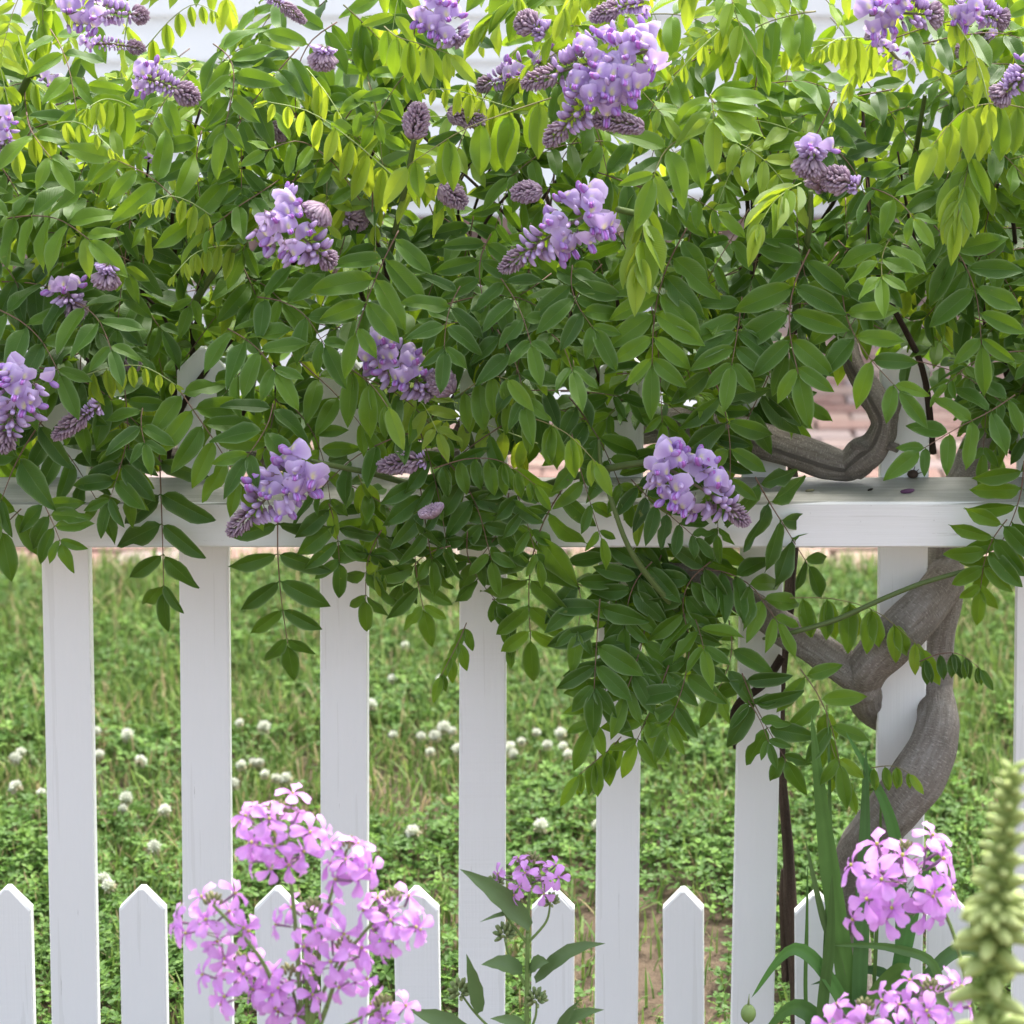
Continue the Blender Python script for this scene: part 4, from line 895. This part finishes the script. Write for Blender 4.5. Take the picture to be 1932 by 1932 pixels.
for spec, wpx, tw in [([(1620, 2040), (1597, 1850), (1560, 1600), (1531, 1350)], 40, .1), ([(1615, 2040), (1622, 1850), (1630, 1640), (1634, 1412)], 30, -.4), ([(1690, 2040), (1700, 1700), (1676, 1534), (1596, 1382)], 26, .5), ([(1600, 2040), (1590, 1850), (1550, 1720), (1520, 1585)], 16, .2), ([(1560, 2040), (1556, 1850), (1566, 1600), (1562, 1330)], 12, .6),
                      ([(1640, 2040), (1585, 1880), (1500, 1790), (1418, 1882)], 26, .3), ([(1640, 2060), (1700, 1900), (1650, 1830), (1530, 1858)], 20, .4), ([(1760, 2040), (1770, 1840), (1690, 1790), (1570, 1783)], 18, .2), ([(1545, 2060), (1552, 1900), (1566, 1780), (1570, 1650)], 24, .1), ([(1670, 2050), (1690, 1880), (1716, 1740), (1760, 1600)], 34, -.2), ([(1530, 2040), (1520, 1880), (1522, 1760), (1524, 1630)], 8, .1), ([(1650, 2050), (1740, 1860), (1820, 1790), (1900, 1850)], 30, .4), ([(1600, 2050), (1640, 1900), (1700, 1830), (1720, 1870)], 36, .2), ([(1580, 2050), (1560, 1950), (1500, 1900), (1440, 1950)], 34, .2), ([(1640, 2050), (1652, 1800), (1660, 1600), (1662, 1480)], 8, .2)]:
    strap(spec, wpx, YI+random.gauss(0, .015), YI-.03+random.gauss(0, .02), tw, (.075+.03*random.random(), .15+.05*random.random(), .04+.015*random.random(), 1))

# ------------------------------------------------------------------ small things
sp = P(1412, 1912, -.35); pod = thing('seed_pod', 'single round green seed pod with pointed tip on a thin stalk below a tall picket', 'seed pod', (sp.x, sp.y, 0))
mb = MB(); tb = tube([Vector((0, 0, 0)), Vector((.004, 0, sp.z*.5)), Vector((0, 0, sp.z))], [.0018, .0014, .0012], 6); mb.add(tb['v'], tb['q'], tb['t'], tb['uv'], GREEN); mb.obj('stalk', MSTEM, pod)
mb = MB(); b_ = ellipsoid(.012, .010, .010, 10, 8, (0, 0, 0), 0, (.20, .32, .08), (.26, .36, .12)); mb.add_tmpl(b_, frame((0, 0, sp.z), (0, 0, 1), (0, -1, 0))); tb = tube([Vector((0, 0, sp.z+.010)), Vector((.001, 0, sp.z+.026))], [.002, .0004], 6); mb.add(tb['v'], tb['q'], tb['t'], tb['uv'], (.24, .30, .12, 1)); mb.obj('capsule', MBLADE, pod)
def on_rail(u, v):
    d = ray(u, v); t = (zt_r-CAM.z)/d.z; return CAM+d*t
for (u, v, nm, lab, cat, s_, c0, c1, rot) in [(1712, 931, 'fallen_petal', 'fallen purple petal lying on the bare rail top', 'petal', 16, (.16, .07, .15), (.24, .12, .22), .3), (1642, 926, 'debris_crumb', 'dark crumb of debris on the bare rail top', 'debris', 8, (.03, .025, .02), (.05, .04, .03), 1.0), (1528, 928, 'leaf_scrap', 'small tan leaf scrap on the rail top', 'debris', 10, (.30, .27, .16), (.36, .34, .2), .2)]:
    p = on_rail(u, v); mb = MB(); mb.add_tmpl(ellipsoid(.9, .36, .30, 7, 5, (0, 0, .25), .15, c0, c1), frame((0, 0, 0), (math.cos(rot), math.sin(rot)*.5, 0), (0, 0, 1), M(s_, -.1)))
    o = mb.obj(nm, MPETAL); o.location = p; tag(o, lab, cat)
p = on_rail(1722, 902); mb = MB(); mb.add_tmpl(ellipsoid(1, .9, .8, 8, 5, (0, 0, .7), 0, (.09, .06, .045), (.13, .09, .07)), frame((0, 0, 0), (1, 0, 0), (0, 0, 1), M(11, -.05)))
for a in ((.9, .2, 1.6), (.3, -.2, 2.2), (1.6, .1, 1.2)):
    tb = tube([Vector((0, 0, M(8))), Vector(a)*M(8), Vector((a[0]*1.5, a[1], a[2]*1.2))*M(9)], [.0009, .0007, .0004], 5); mb.add(tb['v'], tb['q'], tb['t'], tb['uv'], (.10, .07, .05, 1))
o = mb.obj('dried_bud', MPETAL); o.location = p; tag(o, 'dried brown bud with wispy stalks on the rail against a picket', 'debris')
